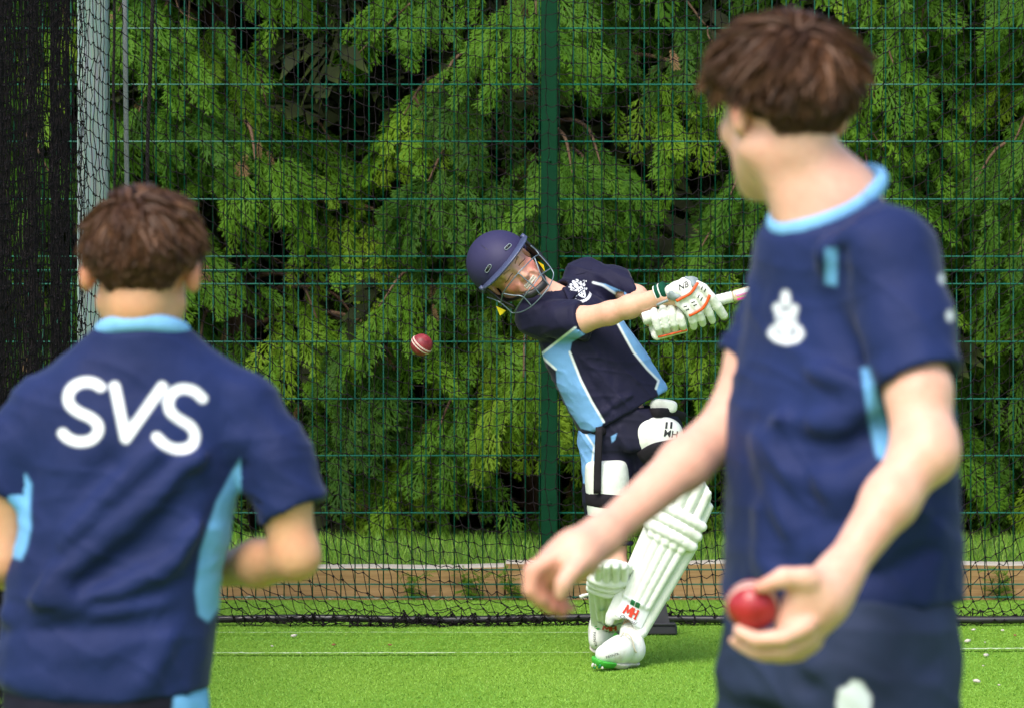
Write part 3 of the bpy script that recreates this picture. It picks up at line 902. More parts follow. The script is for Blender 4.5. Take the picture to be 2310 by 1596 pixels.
def decal(name, V, Q, centre, normal, up, w, h, res, sdf, mat, parent, off=0.0015):
    """flat print laid on a surface: a fine grid dropped on it along -normal, kept where sdf(x, y) < 0 (x, y in metres)"""
    bvh = BVHTree.FromPolygons([tuple(v) for v in V], [tuple(int(i) for i in q) for q in Q])
    n = nrm(normal); up = nrm(up - n * np.dot(up, n)); rt = np.cross(up, n)
    xs = np.linspace(-w / 2, w / 2, max(2, int(w / res))); ys = np.linspace(-h / 2, h / 2, max(2, int(h / res)))
    cx = (xs[:-1] + xs[1:]) / 2; cy = (ys[:-1] + ys[1:]) / 2
    C = np.stack(np.meshgrid(cx, cy, indexing='ij'), -1).reshape(-1, 2)
    keep = (sdf(C) < 0).reshape(len(cx), len(cy))
    vid = {}; VV, FF = [], []
    def vert(i, j):
        if (i, j) not in vid:
            o = centre + rt * xs[i] + up * ys[j] + n * 0.15
            hit = bvh.ray_cast(Vector(o), Vector(-n), 0.4)
            p = np.array(hit[0]) + np.array(hit[1]) * 0 + n * off if hit[0] is not None else None
            vid[(i, j)] = None if p is None else len(VV)
            if p is not None: VV.append(p)
        return vid[(i, j)]
    for i, j in np.argwhere(keep):
        q = [vert(i, j), vert(i + 1, j), vert(i + 1, j + 1), vert(i, j + 1)]
        if None not in q: FF.append(q)
    if not FF: return None
    return build(name, (np.array(VV), np.array(FF)), mat, parent, True)

# ------------------------------------------------------------------ skin, cloth
def skin_mat(name, c, red=(0.62, 0.17, 0.11), mott=.30):
    t = NT(name, 0.48, 0.4)
    f = t.noise(9, 4); f2 = t.noise(70, 3)
    col = t.ramp(f, [(0.3, tuple(x * .92 for x in c)), (0.7, tuple(min(1, x * 1.08) for x in c))])
    f3 = t.noise(26, 5, .7); col = t.mix(0.16, col, t.ramp(f2, [(0.3, tuple(x * .6 for x in c)), (0.7, tuple(min(1, x * 1.2) for x in c))])); col = t.mix(t.ramp(f3, [(.42, (0, 0, 0)), (.75, (mott, mott, mott))]), col, red)
    col = t.mix(t.attr('blush'), col, red)
    t.color(col); t.bump(f3, 0.30, 0.006)
    t.b.inputs['Subsurface Weight'].default_value = 0.12
    t.b.inputs['Subsurface Radius'].default_value = (0.012, 0.005, 0.003)
    t.b.inputs['Subsurface Scale'].default_value = 1.0
    return t.m
def shirt_mat(name, navy, blue, white=(0.75, 0.8, 0.85), edge=0.004):
    """navy cloth; attribute panel < 0 is light blue, |pipe| small is white piping, ink < 0 is white print"""
    t = NT(name, 0.68, 0.2)
    t.b.inputs['Sheen Weight'].default_value = 0.08; t.b.inputs['Sheen Roughness'].default_value = 0.4
    f = t.noise(6, 4); f2 = t.noise(900, 1)
    col = t.ramp(f, [(0.3, tuple(x * .82 for x in navy)), (0.7, tuple(x * 1.18 for x in navy))])
    col = t.mix(t.step(t.attr('panel'), edge, -edge), col, t.ramp(f, [(0.3, tuple(x * .9 for x in blue)), (0.7, tuple(min(1, x * 1.08) for x in blue))]))
    col = t.mix(t.step(t.attr('pipe'), edge, -edge), col, white)
    col = t.mix(t.step(t.attr('ink'), edge, -edge), col, (0.80, 0.84, 0.88))
    t.color(col)
    b0 = t.bump(t.noise(16, 4, .6, dist=1.2, stretch=(1, 1, .55)), 0.28, 0.012); t.bump(f2, 0.15, 0.002, b0)
    return t.m
def hair_mat(name, c):
    t = NT(name, 0.45, 0.2)
    col = t.ramp(t.attr('tint'), [(0, tuple(x * .35 for x in c)), (.6, c), (1, tuple(min(1, x * 2.1) for x in c))])
    t.color(col); return t.m

# ------------------------------------------------------------------ head
def head(f, C, Fd, Ud, s=1.0, face=True, squint=False, earflare=0.0, neck=None):
    """C = point midway between the ears at eye level; returns local->world map"""
    Ud = nrm(Ud); Fd = nrm(Fd - Ud * np.dot(Fd, Ud)); Ld = np.cross(Ud, Fd)
    A = np.stack([Ld, Fd, Ud])
    w = lambda x, y, z: C + s * (x * Ld + y * Fd + z * Ud)
    f.ell(w(0, -.010, .032), np.array([.073, .094, .080]) * s, A, 0.0)
    f.ell(w(0, .026, -.030), np.array([.060, .062, .082]) * s, A, .03 * s)
    for e in (-1, 1):
        f.cone(w(e * .055, -.002, -.052), w(e * .014, .066, -.096), .018 * s, .019 * s, .03 * s)
        f.ell(w(e * .042, .060, -.026), np.array([.022, .020, .020]) * s, A, .022 * s)
    f.cone(w(0, .072, -.096), w(0, .074, -.092), .018 * s, .017 * s, .02 * s)
    if face:
        f.cone(w(-.036, .077, .022), w(.036, .077, .022), .011 * s, .011 * s, .016 * s)
        for e in (-1, 1):
            f.ell(w(e * .031, .098, .002), np.array([.017, .014, .010]) * s, A, .012 * s, 'sub')
            f.ell(w(e * .031, .076, .001), np.array([.017, .013, .012]) * s, A, .006 * s)
        f.cone(w(0, .086, .012), w(0, .105, -.030), .0075 * s, .011 * s, .012 * s)
        for e in (-1, 1): f.cone(w(e * .012, .094, -.034), w(e * .010, .098, -.034), .008 * s, .008 * s, .006 * s)
        f.ell(w(0, .074, -.062), np.array([.032, .022, .024]) * s, A, .014 * s)
    for e in (-1, 1):
        ear = np.stack([nrm(Ld * (1 - earflare) - Fd * .35 * e * (1 if e > 0 else 1)), Fd, Ud]) if False else A
        c0 = w(e * (.079 + earflare * .006), -.014, -.006)
        f.ell(c0, np.array([.009 + earflare * .006, .019, .031]) * s, A, .008 * s)
        f.ell(w(e * (.092 + earflare * .006), -.006, -.004), np.array([.007, .010, .020]) * s, A, .006 * s, 'sub')
    return w, A

def hair_strands(w, A, s, sel, n, length, flow, mat, parent, seed=1, r=0.0016, cap_scale=1.04, name='hair', tone=(.2, .9), lift=0.0, wave=.006):
    """clumped strands rooted on the skull; sel(x, y, z on unit skull) picks the roots, flow(local p, g) gives the comb direction (local)"""
    g = np.random.default_rng(seed); P = nrm(g.standard_normal((n * 4, 3))); P = P[sel(P)][:n]
    rad = np.array([.076, .097, .083]) * s * cap_scale
    base = P * rad + np.array([0, -.010, .032]) * s
    L = length(P, g) * s; D = nrm(flow(P, g)); seg = 6
    m_ = max(60, len(P) // 40); gi = g.choice(len(P), m_, False)
    near = np.argmax(P @ P[gi].T + .02 * g.standard_normal((len(P), m_)), axis=1); gd = gi[near]
    D = nrm(.85 * D[gd] + .15 * D); L = L[gd] * g.uniform(.85, 1.1, len(P))
    pts = [base - P * .004]; p = base.copy(); d = nrm(D + P * (.25 + lift * 3 * np.clip(P[:, 2:3] - .1, 0, 1)))
    layer = 1.035 + (.04 + .17 * np.clip(P[:, 2:3] + .35, 0, 1)) * g.random((len(P), 1)) ** .8
    ctr = np.array([0, -.010, .032]) * s
    ph = g.uniform(0, 6.28, len(P)); wv = nrm(np.cross(D, P))
    for k in range(seg):
        d = nrm(d * .72 + D * .28 + np.array([0, 0, -.11]))
        p = p + d * (L / seg)[:, None] + wv * (wave * np.sin(ph + k * 1.1))[:, None] * s
        q = (p - ctr) / rad; rr = np.linalg.norm(q, axis=1, keepdims=True)       # keep strands outside the skull
        p = np.where(rr < layer, ctr + q / rr * (rr * .35 + layer * .65) * rad, p)
        pts.append(p.copy())
    pts = np.stack(pts, 1); kk = (np.arange(seg + 1) / seg) ** 1.3
    pts = pts + (pts[gd] - pts) * (.38 * kk)[None, :, None]                                  # n, seg+1, 3
    Wd = pts @ A                                            # local -> world rotation
    C = w(0, 0, 0); Wd = Wd + C
    T = nrm(np.gradient(Wd, axis=1)); ref = nrm(g.standard_normal((len(P), 1, 3)))
    U = nrm(np.cross(T, ref)); Vv = np.cross(T, U)
    prof = r * np.array([1, 1.05, 1.05, 1, .8, .55, .12])
    ring = [Wd - prof[None, :, None] * U, Wd + prof[None, :, None] * U]
    V = np.stack(ring, 2).reshape(-1, 3); m = len(P)
    b0 = (np.arange(m)[:, None] * (seg + 1) + np.arange(seg)[None]).reshape(-1) * 2
    F = np.stack([b0, b0 + 1, b0 + 3, b0 + 2], -1)
    tt = g.uniform(*tone, m); tt = np.clip(.55 * tt[gd] + .45 * tt, 0, 1); tint = np.repeat(tt, (seg + 1) * 2)
    return build(name, (V, F), mat, parent, True, {'tint': tint})
# ================================================================== the two bowlers in front
M_SKIN_A = skin_mat('skin_tan', (0.62, 0.335, 0.185))
M_SKIN_B = skin_mat('skin_fair', (0.74, 0.425, 0.315))
NAVY, SKYB = (0.0095, 0.0195, 0.086), (0.15, 0.40, 0.72)
M_SHIRT = shirt_mat('navy_sports_shirt', NAVY, SKYB)
M_COLLAR = plain('collar_rib', (0.20, 0.46, 0.76), 0.8, 0.08, 40, 0.2, 0.2, bscale=300)
M_HAIR = hair_mat('brown_hair', (0.088, 0.042, 0.022))
t = NT('navy_shorts', 0.75, 0.25)
f = t.noise(7); c = t.ramp(f, [(0.3, (0.012, 0.020, 0.050)), (0.7, (0.024, 0.036, 0.085))])
c = t.mix(t.step(t.attr('panel'), .004, -.004), c, SKYB); c = t.mix(t.step(t.attr('ink'), .004, -.004), c, (0.78, 0.82, 0.84))
t.color(c); M_SHORTS = t.m
t = NT('black_shorts', 0.8, 0.2)
f = t.noise(7); c = t.ramp(f, [(0.3, (0.004, 0.004, 0.010)), (0.7, (0.010, 0.010, 0.022))])
c = t.mix(t.step(t.attr('panel'), .004, -.004), c, SKYB); t.color(c); M_SHORTS_B = t.m
M_SHOE = plain('trainer', (0.55, 0.56, 0.58), 0.6, 0.1, 30)
BIG = 9.9
def cloth(name, f, mat, parent, wr=0.0015, seed=3, panel=None, pipe=None, ink=None):
    V, Q = f.mesh(); N = vnormals(V, Q)
    d = vnoise(V * np.array([1, 1, .6]), 22, seed) * wr + vnoise(V, 55, seed + 1) * wr * .35
    s_ = V @ np.array([.62, 0, .78]); q_ = V @ np.array([.78, .3, -.62])
    rd = 1 - np.abs(vnoise(np.stack([s_ * 24 + vnoise(V, 6, seed + 4) * 1.2, q_ * 5.5, V[:, 1] * 6], -1), 1, seed + 7)); rd2 = 1 - np.abs(vnoise(np.stack([V[:, 0] * 7, V[:, 1] * 7, V[:, 2] * 26 + vnoise(V, 5, seed + 5)], -1), 1, seed + 9))
    V = V + N * (d + wr * (1.5 * rd ** 4 + 1.0 * rd2 ** 5))[:, None]
    uv = uv_of(V); px = V[:, 1] / FPX
    g = lambda fn: np.full(len(V), BIG) if fn is None else fn(uv, V, N)
    o = build(name, (V, Q), mat, parent, True, {'panel': g(panel), 'pipe': g(pipe), 'ink': g(ink)})
    return o, V, Q
def body_mesh(f, mat, parent, blush=()):
    V, Q = f.mesh(); b = np.zeros(len(V))
    for c, r, a in blush: b = np.maximum(b, a * np.exp(-np.sum((V - c) ** 2, 1) / (r * r)))
    return build('body', (V, Q), mat, parent, True, {'blush': b}), V, Q
def ring(C, a1, a2, r=0, n=28):
    th = np.linspace(0, 2 * math.pi, n + 1); return C + np.cos(th)[:, None] * a1 + np.sin(th)[:, None] * a2
def px2(sdf, Y): return sdf * Y / FPX

def legs(f, sh, shoes_parent, hips, knees, ankles, toes, skin_r=(.075, .052, .036)):
    pass

# ------------------------------------------------------------------ runner seen from behind
YL = 7.84
L_ = lambda u, v, dy=0.0: W(u, v, YL + dy)
rootL = empty('person', (L_(300, 0)[0], YL, 0))
setp(rootL, 'boy seen from behind in navy shirt with white back lettering, arms bent', 'person')
f = Field(L_(-190, 380, -.33) - (0, 0, .0), L_(780, 380, .0) + (0, .62, .02), 0.0062)
f = Field((L_(-230, 0)[0], YL - .33, 0.0), (L_(800, 0)[0], YL + .50, L_(0, 380)[2]), 0.0080)
CL = L_(320, 612)
wL, AL = head(f, CL, np.array([0.06, 1, -.10]), np.array([0.02, .10, 1]), 1.03, True, earflare=1.1)
nb = L_(322, 760, -.01)
f.cone(wL(0, -.035, -.055), nb, .052, .056, .03)
shl, shr = L_(104, 938), L_(552, 934)
f.chain([shl, nb + (0, .01, -.07), shr], [.042, .05, .042], .03)
f.chain([nb + (0, .01, -.03), L_(300, 1150), L_(240, 1560)], [.05, .08, .08], .03)
elr, wrr = L_(668, 1252, -.03), L_(455, 1292, .16)
f.chain([shr, L_(640, 1120, -.03), elr], [.048, .043, .038], .02)
f.chain([elr, (elr * .6 + wrr * .4), wrr], [.038, .038, .024], .02)
hp = wrr + (-.05, .05, .005)
f.chain([wrr, hp], [.024, .028], .02)
for k in range(4): f.chain([hp + (-.004, .0, .022 - .016 * k), hp + (-.038, .012, .024 - .017 * k), hp + (-.03, -.018, .016 - .016 * k)], [.009, .0085, .007], .004)
f.chain([wrr + (-.01, -.01, .012), hp + (-.018, -.03, .022), hp + (-.038, -.032, .012)], [.011, .010, .008], .008)
ell_, wll = L_(2, 1262, .0), L_(60, 1300, .25)
f.chain([shl, L_(15, 1110), ell_], [.048, .043, .037], .02)
f.chain([ell_, (ell_ * .6 + wll * .4), wll], [.037, .037, .024], .02)
hq = wll + (.03, .06, .0)
f.chain([wll, hq], [.024, .028], .02)
for k in range(4): f.chain([hq + (.004, 0, .022 - .016 * k), hq + (.024, .034, .024 - .017 * k), hq + (.034, .008, .016 - .016 * k)], [.009, .0085, .007], .004)
f.chain([wll + (.01, .0, .014), hq + (.03, -.01, .024), hq + (.04, .0, .012)], [.011, .010, .008], .008)
# legs, mid-stride (below the frame)
hipsL = [L_(170, 1560), L_(310, 1560)]
kneeL = [np.array([hipsL[0][0] - .01, YL + .16, .40]), np.array([hipsL[1][0] + .01, YL + .05, .39])]
ankL = [np.array([hipsL[0][0] - .01, YL + .04, .085]), np.array([hipsL[1][0] + .01, YL - .16, .12])]
for h_, k_, a_ in zip(hipsL, kneeL, ankL):
    f.chain([h_, k_], [.08, .055], .02); f.chain([k_, k_ * .6 + a_ * .4 + (0, -.015, 0), a_], [.053, .052, .035], .02)
    f.cone(a_, a_ + (0, .02, -.05), .035, .034, .02)
body_mesh(f, M_SKIN_A, rootL, [(wL(.085, -.014, -.006), .03, .75), (wL(-.085, -.014, -.006), .03, .75)])
for a_ in ankL:
    fs = Field(a_ - (.08, .12, .125), a_ + (.08, .24, .06), .006); zs_ = max(0.0, a_[2] - .085)
    fs.chain([a_ + (0, -.03, -.045), a_ + (0, .08, -.05), a_ + (0, .16, -.058)], [.042, .040, .032], .03); fs.cone(a_ + (0, 0, -.03), a_ + (0, -.01, .01), .045, .042, .03)
    fs.cut((0, 0, a_[2] - .083), (0, 0, -1))
    build('shoe', fs.mesh(), M_SHOE, rootL, True)

# shirt
f = Field((L_(-170, 0)[0], YL - .28, L_(0, 1640)[2]), (L_(790, 0)[0], YL + .26, L_(0, 690)[2]), 0.0062)
st = [(L_(322, 800), 130 / 1371, .075), (L_(320, 860), 185 / 1371, .098), (L_(312, 950), 228 / 1371, .116), (L_(302, 1040), 236 / 1371, .122), (L_(284, 1170), 232 / 1371, .116), (L_(258, 1300), 237 / 1371, .112), (L_(238, 1450), 240 / 1371, .118), (L_(228, 1585), 238 / 1371, .122)]
f.loft(st, np.array([1.0, 0, 0]), 0.0, p=2.5, capr=.03)
f.chain([L_(322, 762, -.012), L_(322, 800)], [.066, .075], .04)
f.chain([nb + (-.03, 0, -.04), shl + (.01, 0, .005)], [.060, .060], .05)
f.chain([nb + (.03, 0, -.04), shr + (-.01, 0, .005)], [.060, .060], .05)
hr, hl = L_(657, 1158, -.03), L_(2, 1108, .0)
f.sleeve([shr, L_(618, 1030, -.015), hr + nrm(hr - shr) * .06], [.062, .060, .0600], hr, hr - shr, .052)
f.sleeve([shl, L_(40, 1010, -.0), hl + nrm(hl - shl) * .06], [.062, .060, .0600], hl, hl - shl, .052)
yb = -.125
for pts, w_, a_ in [
    ([(455, 1030), (340, 1130), (210, 1240), (110, 1310)], .026, .013), ([(350, 1020), (250, 1110), (140, 1220)], .022, .010),
    ([(480, 1150), (400, 1265), (270, 1335), (80, 1352)], .028, .014), ([(490, 1290), (390, 1350), (240, 1385), (20, 1392)], .020, .012),
    ([(430, 1080), (330, 1220), (180, 1330)], .018, -.011), ([(400, 1330), (220, 1362), (60, 1370)], .013, -.012), ([(350, 1405), (180, 1412), (10, 1420)], .016, -.009),
    ([(250, 1040), (170, 1120), (100, 1230)], .02, -.009), ([(300, 1440), (200, 1470), (60, 1460)], .03, .008), ([(470, 1380), (380, 1450), (330, 1540)], .03, .008),
    ([(85, 930), (95, 980), (85, 1030)], .016, -.008), ([(545, 960), (556, 1000), (560, 1040)], .016, -.008), ([(500, 920), (530, 960), (545, 1010)], .02, .008),
    ([(130, 890), (110, 960), (115, 1040)], .022, .010), ([(420, 800), (500, 840), (560, 880)], .03, .006), ([(600, 960), (640, 1040), (680, 1110)], .02, .006), ([(600, 1000), (612, 1050), (620, 1080)], .014, -.004)]:
    m_ = 1.7 if all(60 < u < 545 for u, v in pts) and pts[0][1] > 900 else 1.0
    f.fold([L_(u, v, yb if 60 < u < 540 else -.05) for u, v in pts], w_ * (.85 if m_ > 1 else 1), a_ * m_)
f.cut(L_(300, 1566), np.array([0.10, 0, -1.0]))
f.ell(L_(240, 1600), (.155, .108, .05), None, .0, 'sub')
ncL = L_(322, 752, -.012); f.cut(ncL + (0, 0, .003), np.array([0, .020, .066]), ncL - (.13, .13, .03), ncL + (.13, .13, .12))
zz = lambda x, y: (x * .3957, 379 + y * .3957)
S1 = [zz(*p) for p in [(572, 1243), (530, 1220), (470, 1218), (412, 1248), (388, 1300), (402, 1350), (450, 1388), (515, 1418), (556, 1455), (558, 1502), (518, 1545), (450, 1556), (392, 1538), (357, 1508)]]
V1 = [zz(655, 1240), zz(716, 1538), zz(925, 1240)]
S2 = [(457, 897), (437, 880), (411, 875), (390, 885), (380, 906), (386, 929), (408, 946), (430, 960), (440, 980), (434, 1000), (416, 1010), (392, 1010), (370, 1000), (354, 984)]
S1, S2 = [catmull([(x, y, 0) for x, y in s], 4)[:, :2] for s in (S1, S2)]
def inkL(uv, V, N):
    d = np.minimum(np.minimum(polyd(uv, S1), polyd(uv, S2)), polyd(uv, np.array(V1))) - 11.6
    return np.where((N[:, 1] < 0.2) & (V[:, 1] < YL), d * YL / FPX, BIG)
panR = [(548, 1025), (560, 1100), (560, 1240), (540, 1310), (470, 1402), (447, 1385), (440, 1330), (452, 1240), (488, 1130), (525, 1060)]
panL = [(20, 1075), (58, 1066), (71, 1090), (68, 1140), (70, 1190), (60, 1235), (48, 1262), (10, 1250)]
def panelL(uv, V, N):
    d = np.minimum(inpoly(uv, panR), inpoly(uv, panL)) * YL / FPX
    tor = (uv[:, 0] < 547) & (V[:, 2] < 2) & ~((uv[:, 0] < 52) & (uv[:, 1] < 1112))
    return np.where(tor, d, BIG)
shirtL, VL, QL = cloth('shirt', f, M_SHIRT, rootL, .0022, 11, panelL, None, inkL)
build('collar', tube(ring(ncL, np.array([.0685, 0, 0]), np.array([0, .066, -.020]), 1), .0125, 10, False, flat=((0, 0.1, 1), 1.25)), M_COLLAR, shirtL, True)
# shorts
f = Field((L_(-60, 0)[0] - .06, YL - .25, .30), (L_(560, 0)[0], YL + .36, L_(0, 1470)[2]), .007)
f.loft([(L_(236, 1490), 225 / 1371, .105), (L_(236, 1600), 232 / 1371, .118), (L_(238, 1680), 230 / 1371, .12)], np.array([1.0, 0, 0]), 0, p=2.4)
for h_, k_ in zip(hipsL, kneeL):
    e = h_ + (k_ - h_) * .9
    f.chain([h_ + (0, 0, -.02), e], [.098, .088], .03); f.cut(h_ + (k_ - h_) * .78, k_ - h_, e - .2, e + .2)
stripe = [(395, 1540), (470, 1540), (480, 1700), (430, 1900), (380, 1700)]
cloth('shorts', f, M_SHORTS_B, rootL, .002, 5, lambda uv, V, N: inpoly(uv, stripe) * YL / FPX)
# hair
def hairset(w, A, s, parent, seed, nape=-.97, front=.55, thick=1.0, n=4200):
    sel = lambda P: (P[:, 2] > nape + .22 * (np.sin(P[:, 0] * 437 + P[:, 1] * 311) * .5 + .5) ** 2 + .75 * np.clip(P[:, 1] + .1, 0, 1) ** .7 + 0.25 * np.clip(np.abs(P[:, 0]) - .55, 0, 1)) & ~((P[:, 1] > .45) & (P[:, 2] < .35)) & ~((np.abs(P[:, 0]) > .5) & (P[:, 2] < .10) & (P[:, 1] > -.52))
    ln = lambda P, g: (.020 + .048 * np.clip(P[:, 2] + .30, 0, 1.1) * thick) * g.uniform(.75, 1.15, len(P))
    whorl = np.array([.18, -.55, .80])
    def flow(P, g):
        d = P - whorl * 1.0; d = d - P * np.sum(d * P, 1, keepdims=True)
        sw = np.cross(P, d) * .30
        return nrm(d) + sw + np.array([.10, .12, -.12]) + g.normal(0, .17, P.shape)
    # clumps: neighbouring roots share a direction
    hair_strands(w, A, s, sel, n, ln, flow, M_HAIR, parent, seed, .0022, 1.02, 'hair', (.0, 1.0), .16, .003)
hairset(wL, AL, 1.03, rootL, 5, thick=1.0, n=12000)
fh = Field(CL - (.14, .16, .16), CL + (.14, .16, .2), .006)
fh.ell(wL(0, -.010, .033), np.array([.0775, .0985, .0845]) * 1.03, AL, 0); fh.ell(wL(0, -.046, -.006), np.array([.062, .058, .058]) * 1.03, AL, .02)
fh.cut(wL(0, .03, -.03), nrm(AL[1] * .75 - AL[2] * .8)); fh.cut(wL(0, 0, -.024), -AL[2], None, None, .03)
for e in (-1, 1): fh.ell(wL(e * .09, .02, -.045), np.array([.03, .05, .045]) * 1.03, AL, .01, 'sub')
M_SCALP = plain('hair_underlayer', (0.030, 0.015, 0.009), 0.8, 0.3, 90, 0.2, 0.5)
build('hair_underlayer', fh.mesh(), M_SCALP, rootL, True)

# ------------------------------------------------------------------ bowler with the ball
YR = 6.75
R_ = lambda u, v, dy=0.0: W(u, v, YR + dy)
FW = nrm(np.array([-.78, -.62, 0])); LW = np.array([.62, -.78, 0]); SR = FPX / YR
rootR = empty('person', (R_(1900, 0)[0], YR, 0))
setp(rootR, 'tall boy in navy shirt holding a red ball, head turned towards the batter', 'person')
f = Field((R_(1120, 0)[0], YR - .50, 0.0), (R_(2260, 0)[0], YR + .42, R_(0, -40)[2]), 0.0064)
CR = R_(1768, 248)
hF = nrm(np.array([-.47, .88, -.05]))
wR, AR = head(f, CR, hF, np.array([-.03, .05, 1]), 1.04, True, earflare=.25)
nbR = R_(1868, 470)
f.cone(wR(0, -.032, -.050), nbR, .052, .056, .03)
f.cone(wR(.045, -.02, -.055), nbR + FW * .055 + (0, 0, -.02), .018, .018, .03)
sn, sf = R_(2004, 585, -.13), R_(1806, 612, .15)
f.chain([sn, nbR + (0, 0, -.08), sf], [.045, .055, .042], .03)
f.chain([nbR, R_(1895, 1000), R_(1905, 1380)], [.08, .09, .09], .03)
en, wnR = R_(2082, 1018, -.25), R_(1888, 1302, -.35)
f.chain([sn, R_(2052, 790, -.19), R_(2072, 880, -.215), en], [.043, .042, .044, .043], .02)
f.chain([en, en * .62 + wnR * .38, wnR], [.040, .037, .026], .02)
f.cone(en + (.012, -.01, 0), en + (.012, -.005, .012), .036, .036, .02)
ef, wf = R_(1660, 945, .10), R_(1352, 1212, -.12)
f.chain([sf, R_(1706, 790, .12), ef], [.042, .040, .041], .02)
f.chain([ef, ef * .62 + wf * .38, wf], [.039, .036, .025], .02)
# near hand around the ball
YB = YR - .37
B_ = lambda u, v, dy=0.0: W(u, v, YB + dy)
ballR = B_(1697, 1364)
f.chain([wnR, B_(1858, 1352, .01), B_(1800, 1418, .015)], [.030, .032, .029], .025)
f.cone(B_(1850, 1335, .0), B_(1822, 1400, .03), .028, .028, .02)
f.cone(B_(1806, 1330, -.012), B_(1782, 1402, -.002), .019, .021, .015)
f.chain([B_(1856, 1322, -.012), B_(1822, 1301, -.03), B_(1768, 1301, -.034), B_(1716, 1322, -.036)], [.016, .0135, .0125, .0105], .012)
for P, D, r0 in (([(1822, 1410), (1765, 1437), (1705, 1441), (1664, 1420)], -.030, .0130), ([(1828, 1436), (1772, 1466), (1706, 1468), (1658, 1444)], -.010, .0132), ([(1836, 1446), (1784, 1474), (1722, 1476), (1682, 1456)], .014, .0124), ([(1842, 1448), (1802, 1476), (1752, 1480), (1718, 1466)], .034, .0110)):
    f.chain([B_(u, v, D + o) for (u, v), o in zip(P, (.006, 0, .002, .010))], [r0, r0 * .97, r0 * .88, r0 * .74], .0025)
f.ell(ballR, (.0345, .0345, .0345), None, 0, 'sub')
# far hand, loosely closed
YH = YR - .16
H_ = lambda u, v, dy=0.0: W(u, v, YH + dy)
f.chain([wf, H_(1300, 1248), H_(1250, 1276)], [.028, .031, .028], .025)
f.cone(H_(1305, 1258, -.002), H_(1275, 1290, .012), .021, .019, .015)
for P, D, r0 in (([(1244, 1258), (1200, 1284), (1195, 1330), (1222, 1354)], -.036, .0130), ([(1250, 1272), (1214, 1306), (1216, 1352), (1246, 1371)], -.018, .0132), ([(1264, 1286), (1238, 1325), (1241, 1364), (1268, 1379)], .002, .0124), ([(1280, 1297), (1262, 1332), (1267, 1362), (1290, 1372)], .020, .0108)):
    f.chain([H_(u, v, D + o) for (u, v), o in zip(P, (.010, 0, .0, .008))], [r0, r0 * .97, r0 * .88, r0 * .76], .0025)
f.chain([H_(1320, 1256, -.022), H_(1290, 1286, -.046), H_(1270, 1314, -.054), H_(1264, 1340, -.052)], [.015, .0132, .0120, .0100], .006)
hipsR = [R_(1845, 1420, .07), R_(1960, 1420, -.07)]
kneeR = [np.array([hipsR[0][0] - .10, hipsR[0][1] - .04, .50]), np.array([hipsR[1][0] + .02, hipsR[1][1] - .03, .49])]
ankR = [np.array([hipsR[0][0] - .10, hipsR[0][1] + .02, .09]), np.array([hipsR[1][0] + .10, hipsR[1][1] + .06, .09])]
for h_, k_, a_ in zip(hipsR, kneeR, ankR):
    f.chain([h_, k_], [.088, .06], .02); f.chain([k_, k_ * .6 + a_ * .4 - FW * .018, a_], [.058, .056, .037], .02)
    f.cone(a_, a_ + FW * .03 + (0, 0, -.045), .037, .036, .02)
body_mesh(f, M_SKIN_B, rootR, [(wR(.088, -.012, .004), .024, .8), (H_(1216, 1320, -.03), .03, .6), (H_(1250, 1362, -.0), .035, .75), (B_(1715, 1322, -.04), .02, .45), (H_(1262, 1330, 0), .022, .5)])
for a_ in ankR:
    fs = Field(a_ - (.24, .24, .13), a_ + (.16, .16, .07), .006)
    fs.chain([a_ - FW * .03 + (0, 0, -.045), a_ + FW * .09 + (0, 0, -.052), a_ + FW * .18 + (0, 0, -.06)], [.044, .042, .034], .03); fs.cone(a_ + (0, 0, -.03), a_ + (0, 0, .02), .047, .044, .03)
    fs.cut((0, 0, .004), (0, 0, -1))
    build('shoe', fs.mesh(), M_SHOE, rootR, True)
# shirt
f = Field((R_(1540, 0)[0], YR - .42, R_(0, 1470)[2]), (R_(2230, 0)[0], YR + .36, R_(0, 370)[2]), 0.0058)
st = [(R_(1880, 500), .085, .078), (R_(1892, 570), .135, .098), (R_(1906, 660), .150, .110), (R_(1904, 790), .162, .118), (R_(1892, 920), .180, .126), (R_(1898, 1060), .180, .130), (R_(1903, 1210), .180, .134), (R_(1900, 1400), .188, .140)]
f.loft(st, LW, 0.0, p=2.4, capr=.03)
f.chain([nbR + (0, 0, -.015), nbR + (0, 0, -.06)], [.070, .082], .04)
f.chain([nbR + LW * .03 + (0, 0, -.045), sn + (-.008, 0, .005)], [.064, .064], .05)
f.chain([nbR - LW * .03 + (0, 0, -.045), sf + (.008, 0, .005)], [.064, .060], .04)
hn, hf = R_(2070, 858, -.21), R_(1690, 812, .125)
dn, df = nrm(hn - sn), nrm(hf - sf)
f.sleeve([sn, R_(2045, 735, -.175), hn + dn * .06], [.067, .064, .061], hn, dn + np.array([.10, 0, -.05]), .053)
f.sleeve([sf, R_(1752, 715, .14), hf + df * .06], [.056, .052, .050], hf, df + np.array([.0, 0, -.35]), .043)
def RS(u, v):
    """front surface of the shirt at a measured place"""
    return R_(u, v, -.13 - .05 * max(0, 1 - abs(u - 1960) / 200) + (0.06 if u < 1740 else 0))
